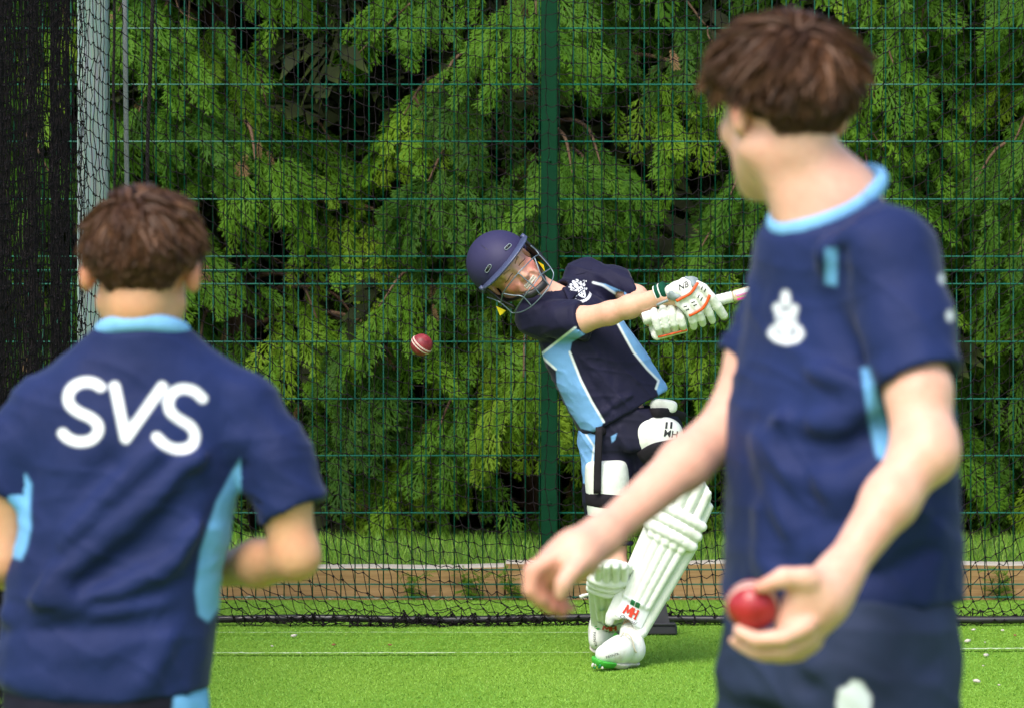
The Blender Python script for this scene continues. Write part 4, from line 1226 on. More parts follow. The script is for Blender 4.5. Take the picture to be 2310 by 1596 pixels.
for pts, w_, a_ in [
    ([(1990, 850), (1930, 790), (1880, 740), (1850, 690)], .020, -.016), ([(1985, 860), (1900, 850), (1810, 830)], .024, .011), ([(1960, 840), (1880, 800), (1830, 790)], .016, -.014),
    ([(1900, 580), (1880, 660), (1860, 740)], .018, -.012), ([(1840, 560), (1825, 650), (1820, 740)], .026, .010), ([(1970, 900), (1900, 950), (1810, 960), (1740, 930)], .024, .010),
    ([(1980, 960), (1890, 1020), (1790, 1000)], .02, -.010), ([(1990, 1060), (1900, 1110), (1790, 1080), (1710, 1000)], .026, .011), ([(1740, 900), (1735, 1050), (1760, 1200)], .024, .010), ([(1780, 880), (1800, 1020), (1830, 1150)], .018, -.009),
    ([(2060, 1150), (1960, 1210), (1850, 1230)], .026, .009), ([(2100, 1240), (2000, 1290), (1880, 1300)], .02, -.008), ([(1720, 1150), (1735, 1260), (1745, 1340)], .022, .009), ([(2120, 1200), (2110, 1280), (2090, 1350)], .02, .007),
    ([(2040, 560), (2075, 680), (2100, 800)], .022, .007), ([(2000, 620), (2030, 730), (2045, 830)], .018, -.008), ([(1780, 530), (1850, 560), (1930, 520)], .02, .005)]:
    f.fold([RS(u, v) + ((0, -.02, 0) if u > 1990 and v < 850 else (0, 0, 0)) for u, v in pts], w_ * .88, a_ * (1.6 if max(p[0] for p in pts) < 1992 else 1.0))
f.cut(R_(1900, 1352), np.array([.03, 0, -1.0]))
f.ell(R_(1905, 1372) + (0, 0, -.01), (.16, .13, .04), np.stack([LW, FW, (0, 0, 1)]), 0, 'sub')
ncR = R_(1866, 452); nR_ = np.cross(LW * .075, FW * .078 + np.array([0, 0, -.04])); nR_ = nR_ if nR_[2] > 0 else -nR_
f.cut(ncR - nrm(nR_) * .004, nR_, ncR - (.14, .14, .10), ncR + (.14, .14, .12))
seam = [(1862, 560), (1888, 560), (1887, 645), (1861, 640)]
sideP = [(1942, 830), (1960, 826), (1984, 900), (2012, 985), (2000, 1040), (1978, 1030), (1962, 960)]
crest_sh = [(1773, 662), (1760, 680), (1752, 700), (1740, 722), (1738, 750), (1748, 772), (1770, 780), (1795, 772), (1802, 748), (1800, 720), (1793, 690), (1786, 668)]
def inkR(uv, V, N):
    ci = lambda x, y, r: np.linalg.norm(uv - (x, y), axis=1) - r
    d = np.min([ci(1772, 664, 9), ci(1772, 680, 11), ci(1754, 694, 10), ci(1791, 697, 10), ci(1746, 742, 8), ci(1801, 742, 8), inpoly(uv, [(1750, 700), (1796, 702), (1797, 735), (1774, 762), (1751, 738)])], axis=0)
    d = np.maximum(d, 2.5 - polyd(uv, np.array([(1748, 718), (1774, 724), (1798, 716)], float))); d = np.maximum(d, 4 - np.linalg.norm(uv - (1763, 706), axis=1)); d = np.maximum(d, 4 - np.linalg.norm(uv - (1785, 738), axis=1))
    d = np.minimum(d, polyd(uv, np.array([(1740, 752), (1752, 763), (1774, 769), (1796, 764), (1806, 753)], float)) - 8)
    d2 = np.minimum(np.linalg.norm((uv - (2127, 628)) / (1, 1.3), axis=1) - 8, np.linalg.norm((uv - (2143, 712)) / (1, 1.4), axis=1) - 8)
    return np.where(N[:, 1] < .6, np.minimum(d, d2) * YR / FPX, BIG)
def panelR(uv, V, N):
    d = np.minimum(inpoly(uv, seam), inpoly(uv, sideP)) * YR / FPX
    return np.where((N[:, 1] < .3) & ~((uv[:, 0] > 1985) & (V[:, 1] < YR - .24) & (uv[:, 1] < 880)), d, BIG)
shirtR, VR, QR = cloth('shirt', f, M_SHIRT, rootR, .0022, 21, panelR, None, inkR)
build('collar', tube(ring(ncR, LW * .075, (FW * .078 + np.array([0, 0, -.040]))), .0102, 10, False, flat=((0, 0, 1), 1.3)), M_COLLAR, shirtR, True)
# shorts
f = Field((R_(1540, 0)[0], YR - .40, .40), (R_(2260, 0)[0], YR + .36, R_(0, 1290)[2]), .007)
f.loft([(R_(1900, 1300), .165, .125), (R_(1896, 1400), .176, .134), (R_(1890, 1500), .180, .14), (R_(1886, 1580), .17, .14)], LW, 0, p=2.3)
for h_, k_ in zip(hipsR, kneeR):
    f.chain([h_ + (0, 0, -.02), h_ + (k_ - h_) * .95], [.118, .112], .03); f.cut(h_ + (k_ - h_) * .86, k_ - h_, k_ - .2, k_ + .2)
for pts, w_, a_ in [([(1960, 1420), (1860, 1460), (1760, 1450)], .02, -.009), ([(2040, 1440), (1960, 1490), (1850, 1500)], .022, .009), ([(1750, 1500), (1820, 1540), (1880, 1530)], .016, -.010), ([(2080, 1500), (2000, 1560), (1950, 1600)], .02, -.008), ([(1700, 1450), (1720, 1550), (1740, 1600)], .025, .008)]:
    f.fold([R_(u, v, -.15) for u, v in pts], w_, a_)
emb = [(1892, 1552), (1912, 1545), (1922, 1532), (1944, 1536), (1952, 1550), (1966, 1570), (1962, 1610), (1930, 1640), (1900, 1630), (1886, 1590)]
cloth('shorts', f, M_SHORTS, rootR, .003, 8, None, None, lambda uv, V, N: np.where(N[:, 1] < .2, inpoly(uv, emb) * YR / FPX, BIG))
# hair
hairset(wR, AR, 1.045, rootR, 9, nape=-.98, thick=1.35, n=13000)
fh = Field(CR - (.16, .16, .16), CR + (.16, .16, .2), .006)
fh.ell(wR(0, -.010, .033), np.array([.0775, .0985, .0845]) * 1.04, AR, 0); fh.ell(wR(0, -.046, -.006), np.array([.062, .058, .058]) * 1.04, AR, .02)
fh.cut(wR(0, .03, -.03), nrm(AR[1] * .75 - AR[2] * .8)); fh.cut(wR(0, 0, -.024), -AR[2], None, None, .03)
for e in (-1, 1): fh.ell(wR(e * .09, .02, -.045), np.array([.03, .05, .045]) * 1.04, AR, .01, 'sub')
build('hair_underlayer', fh.mesh(), M_SCALP, rootR, True)

# ------------------------------------------------------------------ balls
t = NT('ball_leather', 0.32, 0.5)
f_ = t.noise(30, 4); t.color(t.ramp(f_, [(0.3, (0.26, 0.010, 0.016)), (0.75, (0.46, 0.024, 0.030))])); t.bump(t.noise(120), .1, .002); M_BALL = t.m
t = NT('worn_ball_leather', 0.45, 0.4)
f_ = t.noise(45, 5, .7); t.color(t.ramp(f_, [(0.3, (0.13, 0.012, 0.018)), (0.6, (0.27, 0.028, 0.038)), (.8, (.42, .16, .13))])); t.bump(t.noise(120), .15, .002); M_BALL2 = t.m
M_SEAM = plain('seam_thread', (0.75, 0.60, 0.52), 0.8, 0.15, 300)
def cricket_ball(c, r, axis, mat, label):
    root = empty('cricket_ball', tuple(c)); n = nrm(axis); a = nrm(np.cross(n, (0.3, .1, 1))); b = np.cross(n, a)
    th = np.linspace(0, math.pi, 17)[1:-1]; ph = np.linspace(0, 2 * math.pi, 33)[:-1]
    V = [c + r * n] + [c + r * (math.cos(q) * n + math.sin(q) * (math.cos(p) * a + math.sin(p) * b)) for q in th for p in ph] + [c - r * n]
    F = [(0, 1 + j, 1 + (j + 1) % 32) for j in range(32)]
    for i in range(14): F += [(1 + i * 32 + j, 1 + (i + 1) * 32 + j, 1 + (i + 1) * 32 + (j + 1) % 32, 1 + i * 32 + (j + 1) % 32) for j in range(32)]
    F += [(len(V) - 1, 1 + 14 * 32 + (j + 1) % 32, 1 + 14 * 32 + j) for j in range(32)]
    build('leather', (np.array(V), F), mat, root, True)
    st = []
    for off in (-.16, -.09, .09, .16):
        P = ring(c + n * r * off, a * r * math.sqrt(1 - off * off) * 1.004, b * r * math.sqrt(1 - off * off) * 1.004, 1, 40)
        st.append(tube(P, .0011, 5, False))
    build('seam', join(st), M_SEAM, root, True)
    P = ring(c, a * r * 1.006, b * r * 1.006, 1, 60)
    build('welt', tube(P, .0022, 5, False), mat, root, True)
    setp(root, label, 'cricket ball')
cricket_ball(W(951, 777, 14.78), .0345, np.array([.55, -.25, .65]), M_BALL2, 'worn red cricket ball in mid-air in front of the conifers')
cricket_ball(ballR, .0345, np.array([.1, .9, .5]), M_BALL, 'shiny red cricket ball held in the tall bowler\'s hand')
# ================================================================== the batter
YT = 14.75
T = lambda u, v, dy=0.0: W(u, v, YT + dy)
ST = FPX / YT
M_SKIN_C = skin_mat('skin_batter', (0.74, 0.43, 0.30), (0.72, 0.20, 0.16), .12)
M_SHIRT_C = shirt_mat('navy_polo_shirt', (0.0085, 0.0085, 0.030), (0.16, 0.36, 0.66), (0.72, 0.78, 0.80), 0.0028)
t = NT('white_pad_leather', 0.5, 0.4)
f_ = t.noise(16, 5, .6); t.color(t.ramp(f_, [(0.25, (0.52, 0.54, 0.46)), (0.42, (0.68, 0.71, 0.65)), (0.7, (0.77, 0.80, 0.75))])); t.bump(t.noise(70, 4), .25, .003); M_PAD = t.m
M_GLOVE = plain('white_glove_leather', (0.70, 0.73, 0.66), 0.55, 0.08, 25, 0.4, 0.35, bscale=130)
M_BLACK = plain('black_webbing', (0.010, 0.008, 0.012), 0.8, 0.25, 60, 0.25)
M_ORANGE = plain('orange_rubber', (0.80, 0.085, 0.008), 0.4, 0.08, 30)
M_GREY = plain('grey_pad', (0.22, 0.27, 0.28), 0.6, 0.1, 30)
M_GREENB = plain('green_towelling', (0.008, 0.070, 0.040), 0.95, 0.2, 200, 0.1)
M_WHITEB = plain('white_towelling', (0.72, 0.74, 0.70), 0.95, 0.08, 200, 0.1)
M_STEEL = plain('dark_steel', (0.16, 0.21, 0.25), 0.3, 0.1, 30, 0.5, metal=0.6)
t = NT('helmet_cloth', 0.62, 0.35)
f_ = t.noise(5); t.color(t.ramp(f_, [(0.3, (0.022, 0.019, 0.066)), (0.7, (0.031, 0.028, 0.086))])); t.bump(t.noise(500, 1), .1, .001); M_HELM = t.m
M_PEAK = plain('helmet_peak', (0.060, 0.075, 0.150), 0.35, 0.1, 20)  # lighter than the shell: highlight of the lit peak put into the colour
M_PLASTIC = plain('black_plastic', (0.010, 0.010, 0.012), 0.4, 0.2, 30)
M_YELLOW = plain('yellow_lining', (0.80, 0.62, 0.01), 0.5, 0.08, 30)
M_TEETH = plain('teeth', (0.72, 0.66, 0.54), 0.25, 0.06, 60)
M_LASH = plain('lash', (0.06, 0.028, 0.015), 0.8, 0.2, 60)
M_BROW = plain('brow', (0.42, 0.23, 0.13), 0.9, 0.2, 200)
M_PRINTW = plain('white_print', (0.80, 0.83, 0.86), 0.6, 0.04, 60)
M_PRINTR = plain('red_print', (0.62, 0.045, 0.02), 0.5, 0.08, 60)
M_PRINTG = plain('green_print', (0.004, 0.18, 0.06), 0.5, 0.08, 60)
M_PRINTK = plain('black_print', (0.012, 0.012, 0.014), 0.5, 0.1, 60)
M_LIME = plain('green_shoe_rubber', (0.055, 0.40, 0.04), 0.5, 0.15, 60)
M_SOLE = plain('shoe_sole', (0.58, 0.55, 0.48), 0.7, 0.1, 50)
t = NT('shoe_white', 0.45, 0.4)
f_ = t.noise(20, 5, .65); t.color(t.ramp(f_, [(0.28, (0.50, 0.47, 0.38)), (0.5, (0.72, 0.74, 0.69))])); t.bump(t.noise(90), .15, .002); M_SHOEW = t.m
M_LACE = plain('lace', (0.62, 0.57, 0.45), 0.9, 0.1, 90)

def text_decal(txt, V, Q, centre, normal, up, size, mat, parent, name='print', shear=0.0, bold=0.0, xscale=1.0, off=.0014):
    cu = bpy.data.curves.new('lettering', 'FONT'); cu.body = txt; cu.size = size; cu.shear = shear; cu.offset = bold
    cu.align_x = 'CENTER'; cu.align_y = 'CENTER'; cu.resolution_u = 4
    ob = bpy.data.objects.new('lettering', cu); COL.objects.link(ob)
    dg = bpy.context.evaluated_depsgraph_get(); dg.update()
    me = bpy.data.meshes.new_from_object(ob.evaluated_get(dg))
    P = np.array([v.co[:] for v in me.vertices]); F = [tuple(p.vertices) for p in me.polygons]
    bpy.data.objects.remove(ob); bpy.data.curves.remove(cu); bpy.data.meshes.remove(me)
    n = nrm(normal); up = nrm(up - n * np.dot(up, n)); rt = np.cross(up, n)
    bvh = BVHTree.FromPolygons([tuple(v) for v in V], [tuple(int(i) for i in q) for q in Q])
    out = []
    for x, y, _ in P:
        o = centre + rt * x * xscale + up * y
        h = bvh.ray_cast(Vector(o + n * .1), Vector(-n), .25)
        out.append((np.array(h[0]) if h[0] is not None else o) + n * off)
    return build(name, (np.array(out), F), mat, parent)
def on_surf(V, Q, pts, n, off=0.001):
    bvh = BVHTree.FromPolygons([tuple(v) for v in V], [tuple(int(i) for i in q) for q in Q]); n = nrm(n); out = []
    for p in pts:
        h = bvh.ray_cast(Vector(p + n * .1), Vector(-n), .3); out.append((np.array(h[0]) if h[0] is not None else p) + n * off)
    return np.array(out)
TOCAM = np.array([0, -1.0, 0])

rootB = empty('person', (T(1410, 0)[0], YT, 0))
setp(rootB, 'batter leaning sideways in helmet, white leg pads and navy polo shirt, swinging at the ball', 'person')

# ---- body
U0 = nrm(np.array([-.755, 0, .656])); L0 = np.array([.656, 0, .755])
hF = nrm(np.array([0, -1.0, 0]) + .20 * L0 - .20 * U0); hU = nrm(U0 + .20 * TOCAM)
f = Field((T(1045, 0)[0], YT - .36, 0.0), (T(1630, 0)[0], YT + .34, 1.32), .0040)
CB = T(1147, 608); sB = .98
wB, AB = head(f, CB, hF, hU, sB, True)
# grimace: open mouth, raised cheeks, furrowed brow
f.ell(wB(0, .098, -.0605), np.array([.0285, .015, .0108]) * sB, AB, .004, 'sub')
for e in (-1, 1):
    f.cone(wB(e * .030, .088, -.040), wB(e * .036, .080, -.058), .006, .007, .012)
    f.fold([wB(e * .017, .094, -.036), wB(e * .031, .086, -.062)], .0045, -.003)
    f.fold([wB(e * .016, .090, -.010), wB(e * .034, .086, -.013), wB(e * .050, .074, -.008)], .0035, -.0028); f.fold([wB(e * .050, .070, .002), wB(e * .060, .055, .004)], .003, -.002)
    f.fold([wB(e * .008, .094, .022), wB(e * .007, .096, .034)], .003, -.002)
nbB = T(1266, 682, .0)
f.cone(wB(0, -.03, -.05), nbB, .047, .050, .03)
rs, ls = T(1208, 712, -.05), T(1318, 628, .10)
f.chain([rs, nbB + (.025, .02, -.03), ls], [.034, .045, .034], .02)
hipc = T(1425, 985)
f.chain([nbB + (.02, .01, -.03), T(1345, 830), hipc], [.045, .07, .08], .03)
re_, rw = T(1376, 706, -.20), T(1492, 668, -.28)
f.chain([rs, T(1310, 722, -.135), re_], [.043, .040, .034], .02); f.chain([re_, re_ * .6 + rw * .4, rw], [.034, .034, .0255], .02)
f.cone(rw, T(1535, 672, -.29), .026, .028, .01)
le_, lw_ = T(1436, 668, .0), T(1468, 716, -.20)
f.chain([ls, T(1385, 646, .05), le_], [.036, .034, .031], .02); f.chain([le_, lw_], [.033, .025], .02)
f.cone(lw_, T(1500, 716, -.25), .025, .026, .01)
rh, lh = T(1372, 1000, .02), T(1478, 992, .0)
rk, ra_ = T(1380, 1283, -.06), T(1377, 1392, .20)
lk, la = T(1546, 1176, -.10), T(1424, 1418, -.07)
for h_, k_, a_ in ((rh, rk, ra_), (lh, lk, la)):
    f.chain([hipc * .3 + h_ * .7, h_ * .5 + k_ * .5, k_], [.064, .058, .045], .03); f.chain([k_, k_ * .62 + a_ * .38 + (0, .012, 0), a_], [.049, .046, .032], .02)
bodyB, VBd, QBd = body_mesh(f, M_SKIN_C, rootB, [(wB(.045, .068, -.030), .030, .95), (wB(-.045, .068, -.030), .030, .95), (wB(0, .104, -.034), .012, .35), (wB(0, .092, -.075), .018, .7), (wB(0, .095, -.046), .012, .5), (re_ + (0, -.03, 0), .03, .25)])
# eyes screwed shut, brows, teeth
for e in (-1, 1):
    pts = [wB(e * x, .10, z) for x, z in ((.015, .001), (.024, .0015), (.033, .0008), (.042, -.0010), (.050, -.0035))]
    P = on_surf(VBd, QBd, pts, AB[1], .0002); build('eyelashes', tube(catmull(P, 3), .0011, 5), M_LASH, rootB, True)
    pts = [wB(e * x, .11, z) for x, z in ((.012, .015), (.024, .019), (.036, .0205), (.050, .015))]
    P = on_surf(VBd, QBd, pts, AB[1], .0001); build('eyebrow', tube(catmull(P, 3), [.0020] * 5 + [.0024] * 3 + [.0012] * 2, 5, flat=(AB[1], .4)), M_BROW, rootB, True)
ft = Field(wB(0, .09, -.06) - .05, wB(0, .09, -.06) + .05, .0022)
for k in range(-4, 5):
    for z_ in (-.0556, -.0648):
        x_ = k * .0055; y_ = .0915 - 6.5 * x_ * x_
        ft.ell(wB(x_, y_, z_), np.array([.0031, .003, .0048]) * sB, AB, .0005)
build('teeth', ft.mesh(), M_TEETH, rootB, True)

# ---- polo shirt
f = Field((T(1145, 0)[0], YT - .30, T(0, 985)[2]), (T(1565, 0)[0], YT + .28, T(0, 575)[2]), .0044)
AX = nrm(T(1412, 935) - T(1270, 688)); WD = nrm(np.array([.85, .22, .45]))
st = [(T(1274, 694, .01), .092, .072), (T(1294, 732, .01), .124, .090), (T(1316, 768), .136, .100), (T(1352, 828), .146, .106), (T(1390, 890), .150, .110), (T(1420, 948), .150, .112)]
f.loft(st, WD, 0.0, p=2.35, capr=.03)
f.chain([nbB, nbB + AX * .05], [.058, .07], .03)
f.chain([nbB + AX * .02, rs + (.006, 0, 0)], [.055, .056], .04); f.chain([nbB + AX * .02, ls], [.055, .056], .04)
rhem = T(1313, 719, -.137); lhem = T(1434, 655, .01)
f.sleeve([rs, T(1262, 722, -.10), rhem + nrm(rhem - rs) * .05], [.058, .056, .0500], rhem, rhem - rs + np.array([.03, 0, .045]), .043, .03)
f.sleeve([ls, T(1388, 640, .05), lhem + nrm(lhem - ls) * .05], [.056, .051, .046], lhem, np.array([1, 0, .35]), .034, .03)
for pts, w_, a_ in [([(1225, 740), (1260, 735), (1300, 728)], .012, .006), ([(1215, 720), (1255, 708), (1300, 700)], .010, -.005), ([(1235, 765), (1270, 750), (1300, 742)], .010, -.006), ([(1250, 700), (1275, 690), (1300, 680)], .012, .006),
                    ([(1290, 700), (1320, 760), (1350, 800)], .014, .005), ([(1400, 740), (1380, 800), (1385, 860)], .012, -.005), ([(1340, 740), (1370, 800), (1430, 860)], .014, .006), ([(1300, 800), (1330, 860), (1380, 920)], .014, -.006),
                    ([(1420, 800), (1440, 860), (1450, 910)], .012, .006), ([(1280, 830), (1300, 880), (1320, 930)], .010, .005), ([(1470, 840), (1480, 870), (1470, 900)], .010, -.006), ([(1360, 930), (1400, 900), (1450, 880)], .012, .006), ([(1340, 640), (1370, 650), (1410, 648)], .010, -.004)]:
    f.fold([T(u, v, -.115 if u > 1235 else -.10) for u, v in pts], w_ * .8, a_ * 1.6)
f.cut(T(1412, 926), nrm(AX + np.array([.0, 0, -.05])))
f.ell(T(1416, 934), (.135, .098, .03), np.stack([nrm(WD - AX * (WD @ AX)), nrm(np.cross(AX, WD)), AX]), 0, 'sub')
f.ell(nbB - AX * .03 + (.002, -.0, 0), (.050, .050, .036), np.stack([nrm(WD - AX * (WD @ AX)), nrm(np.cross(AX, WD)), AX]), .006, 'sub')
PR = [(1217, 801), (1298, 740), (1322, 752), (1290, 771), (1285, 800), (1310, 856), (1335, 905), (1362, 950), (1350, 975), (1310, 965), (1283, 925), (1256, 868), (1254, 832)]
PL = [(1338, 636), (1379, 656), (1397, 668), (1393, 728), (1410, 759), (1429, 793), (1460, 831), (1487, 857), (1480, 875), (1500, 930), (1560, 920), (1530, 850), (1480, 790), (1445, 728), (1412, 660), (1365, 640)]
PIP = [[(1298, 738), (1218, 800), (1254, 832)], [(1285, 793), (1310, 856), (1335, 905), (1362, 950)], [(1338, 637), (1360, 643), (1379, 656), (1397, 668)], [(1393, 728), (1410, 759), (1429, 793), (1460, 831), (1486, 857), (1480, 875)]]
fr = lambda N, d: np.where(N[:, 1] < .45, d, BIG)
panC = lambda uv, V, N: fr(N, np.minimum(inpoly(uv, PR), inpoly(uv, PL)) / ST)
pipC = lambda uv, V, N: fr(N, (np.min([polyd(uv, np.array(p, float)) for p in PIP], axis=0) - 2.6) / ST)
shirtB, VS, QS = cloth('shirt', f, M_SHIRT_C, rootB, .0028, 31, panC, pipC)
M_NAVYK = plain('navy_rib', (0.0085, 0.0085, 0.028), 0.75, 0.2, 40, 0.25, 0.1)
a1 = nrm(WD - AX * (WD @ AX)); a2 = nrm(np.cross(AX, WD)); a2 = a2 if a2[1] < 0 else -a2
build('collar', tube(ring(nbB - AX * .004, a1 * .064, a2 * .060 + AX * .018), .0125, 8, False, flat=(-AX, 1.5)), M_NAVYK, shirtB, True)
for e, (p, q, r) in ((-1, ((1248, 676), (1262, 706), (1236, 700))), (1, ((1272, 650), (1284, 676), (1300, 660)))):
    g = Field(T(1225, 715, -.2), T(1310, 640, -.0), .004)
    P3 = on_surf(VS, QS, [T(*p), T(*q), T(*r)], TOCAM, .004); c3 = P3.mean(0)
    for i in range(3): g.cone(P3[i], P3[(i + 1) % 3], .0045, .0045, .004)
    for i in range(3): g.cone(c3, P3[i], .005, .0045, .008)
    build('collar_wing', g.mesh(), M_NAVYK, shirtB, True)
P = on_surf(VS, QS, [T(1268, 690), T(1287, 705), T(1305, 722)], TOCAM, .0008)
build('placket', tube(catmull(P, 4), .012, 8, flat=(TOCAM, .12)), M_NAVYK, shirtB, True)
for u, v in ((1276, 688), (1287, 683), (1296, 707)):
    c0 = on_surf(VS, QS, [T(u, v)], TOCAM, .0022)[0]
    build('button', tube([c0 + (0, .002, 0), c0 + (0, -.0012, 0)], .0042, 8), M_PLASTIC, shirtB)
build('yoke_seam', tube(on_surf(VS, QS, [T(1278, 618), T(1300, 620), T(1318, 616), T(1335, 608)], TOCAM, .0006), .0011, 5), M_NAVYK, shirtB)
def crest(p):
    x, y = p[:, 0], p[:, 1]
    sh = inpoly(p, [(-.017, .012), (.017, .012), (.017, -.006), (.010, -.019), (0, -.026), (-.010, -.019), (-.017, -.006)])
    spots = np.min([np.hypot(x - a, y - b) for a, b in ((-.009, .004), (0, .004), (.009, .004), (-.005, -.008), (.005, -.008), (0, -.017))], axis=0) - .0027
    sh = np.maximum(sh, -spots); sh = np.maximum(sh, .0014 - np.abs(y + .0025))
    helm = np.minimum(np.hypot(x, (y - .021) * .9) - .0085, np.hypot(x - .002, y - .033) - .006)
    mant = np.min([np.hypot((x - a) / 1.2, y - b) - r for a, b, r in ((-.019, .019, .0065), (-.026, .010, .006), (.019, .019, .0065), (.026, .010, .006), (-.024, -.004, .005), (.024, -.004, .005), (-.013, .030, .005), (.014, .031, .0055), (-.021, .028, .004))], axis=0)
    mant = np.maximum(mant, .0016 - np.abs(np.sin(x * 420) * .004 + np.cos(y * 380) * .004))
    rib = np.maximum(np.abs(np.hypot(x, y - .022) - .054) - .0045, np.abs(x) - .030); rib = np.where(y < -.015, rib, 1)
    rib = np.maximum(rib, .0010 - np.abs(np.sin(x * 500)) * .003)
    yr = np.minimum(polyd(p, np.array([(.031, .020), (.036, .020), (.033, .013)])), np.hypot(x - .040, y - .0145) - .0015) - .0007
    yl = np.minimum(polyd(p, np.array([(-.036, -.012), (-.036, -.019)])), np.abs(np.hypot(x + .031, y + .013) - .002)) - .0007
    return np.min([sh, helm, mant, rib, yr, yl], axis=0)
decal('crest', VS, QS, T(1311, 655, -.05), np.array([.15, -1, .1]), -AX * 1.0 + np.array([-.12, 0, .1]), .095, .10, .0011, crest, M_PRINTW, shirtB)

# ---- shorts, belt and thigh guards
f = Field((T(1285, 0)[0], YT - .22, T(0, 1225)[2]), (T(1600, 0)[0], YT + .22, T(0, 900)[2]), .0048)
f.loft([(T(1432, 916), .140, .100), (T(1424, 960), .147, .108), (T(1422, 1010), .152, .115)], np.array([1.0, 0, .15]), 0, p=2.3)
f.chain([T(1372, 1000, .0), T(1378, 1120, -.03), T(1382, 1195, -.05)], [.088, .078, .074], .03)
f.chain([T(1478, 995, .0), T(1512, 1090, -.06), T(1532, 1140, -.08)], [.088, .08, .074], .03)
f.cut(T(1382, 1188), (0, 0, -1.0), T(1285, 1230, -.3), T(1440, 1100, .3))
for pts, w_, a_ in [([(1360, 980), (1390, 1010), (1420, 1060)], .012, -.007), ([(1400, 965), (1415, 1010), (1425, 1060)], .012, .007), ([(1330, 980), (1335, 1020), (1325, 1060)], .010, .006), ([(1440, 1030), (1425, 1070), (1420, 1110)], .012, -.008)]:
    f.fold([T(u, v, -.11) for u, v in pts], w_, a_)
sideL = [(1296, 955), (1346, 962), (1352, 985), (1342, 1010), (1345, 1035), (1335, 1060), (1322, 1090), (1290, 1080)]
slit = [(1378, 983), (1392, 975), (1388, 990), (1380, 998)]
sl2 = [(1462, 1058), (1474, 1040), (1476, 1085), (1464, 1082)]
t = NT('batter_shorts', 0.75, 0.25)
f_ = t.noise(7); c = t.ramp(f_, [(0.3, (0.006, 0.006, 0.020)), (0.7, (0.012, 0.012, 0.034))])
c = t.mix(t.step(t.attr('panel'), .003, -.003), c, (0.17, 0.37, 0.68)); c = t.mix(t.step(t.attr('pipe'), .0028, -.0028), c, (.7, .76, .8)); t.color(c)
shortsB, VSh, QSh = cloth('shorts', f, t.m, rootB, .0025, 41, lambda uv, V, N: fr(N, np.min([inpoly(uv, sideL), inpoly(uv, slit), inpoly(uv, sl2)], axis=0) / ST), lambda uv, V, N: fr(N, (polyd(uv, np.array([(1320, 975), (1340, 1005), (1336, 1040)], float)) - 2) / ST))
bp = on_surf(VSh, QSh, [T(*p) for p in ((1316, 958), (1335, 963), (1362, 963), (1390, 950), (1425, 938), (1470, 926), (1510, 928), (1545, 940))], TOCAM, .004)
build('belt', tube(catmull(bp, 5), .0150, 8, flat=(TOCAM, .30)), M_BLACK, shortsB, True)
def guard(name, st, A0, mat=M_PAD):
    lo = np.min([q[0] for q in st], 0) - .14; hi = np.max([q[0] for q in st], 0) + .14
    g = Field(lo, hi, .0042); g.loft(st, A0, 0, p=2.2, capr=.02); g.cut((0, YT + .0, 0), (0, 1, 0)); V, Q = g.mesh()
    return build(name, (V, Q), mat, rootB, True), V, Q
g1, Vg, Qg = guard('thigh_guard', [(T(1368, 1036, -.055), .066, .062), (T(1370, 1080, -.06), .070, .068), (T(1374, 1150, -.06), .068, .066), (T(1376, 1192, -.06), .060, .058)], np.array([1.0, 0, 0]))
for v0, h in ((1126, .0215), (1176, .0175)):
    c0 = T(1373, v0, -.06)
    build('strap', tube(ring(c0, np.array([.0735, 0, .006]), np.array([0, .073, .0])), h, 8, False, flat=((0, 0, 1), 1.0)) if False else tube(ring(c0, np.array([.0690, 0, -.006]), np.array([0, .0690, .0])), .005, 10, False, flat=((0, 0, 1.0), h / .005)), M_BLACK, g1, True)
sp = np.array([T(1352, 962, -.125), T(1350, 1010, -.135), T(1348, 1060, -.135), T(1347, 1112, -.135)])
build('tie_strap', tube(catmull(sp, 4), .0115, 8, flat=(TOCAM, .25)), M_BLACK, rootB, True)
gd = Field(T(1405, 1050, -.24), T(1580, 880, .10), .0042)
gd.ell(T(1484, 985, -.075), (.078, .050, .066), np.stack([nrm((1, 0, -.1)), (0, 1, 0), nrm((.1, 0, 1))]), 0, p=2.6)
Vh, Qh = gd.mesh(); hg = build('hip_guard', (Vh, Qh), M_PAD, rootB, True)
gd = Field(T(1440, 950, -.24), T(1560, 870, .10), .0042)
gd.ell(T(1497, 914, -.062), (.043, .016, .021), np.stack([nrm((1, 0, -.1)), (0, 1, 0), nrm((.1, 0, 1))]), 0, p=3.2)
build('hip_guard_top', gd.mesh(), M_PAD, rootB, True)
for u in (1503, 1514):
    decal('print_bar', Vh, Qh, T(u, 957, -.1), TOCAM, np.array([.12, 0, 1]), .007, .020, .0016, lambda p: np.abs(p[:, 0]) - .003, M_PRINTK, hg)
text_decal('MH', Vh, Qh, T(1513, 977, -.1), TOCAM, np.array([.15, 0, 1]), .030, M_PRINTK, hg, bold=.0006)
build('strap', tube(catmull([T(1445, 1032, -.10), T(1475, 1014, -.13), T(1510, 1006, -.135), T(1545, 1000, -.12)], 4), .022, 10, flat=(TOCAM, .3)), M_BLACK, hg, True)

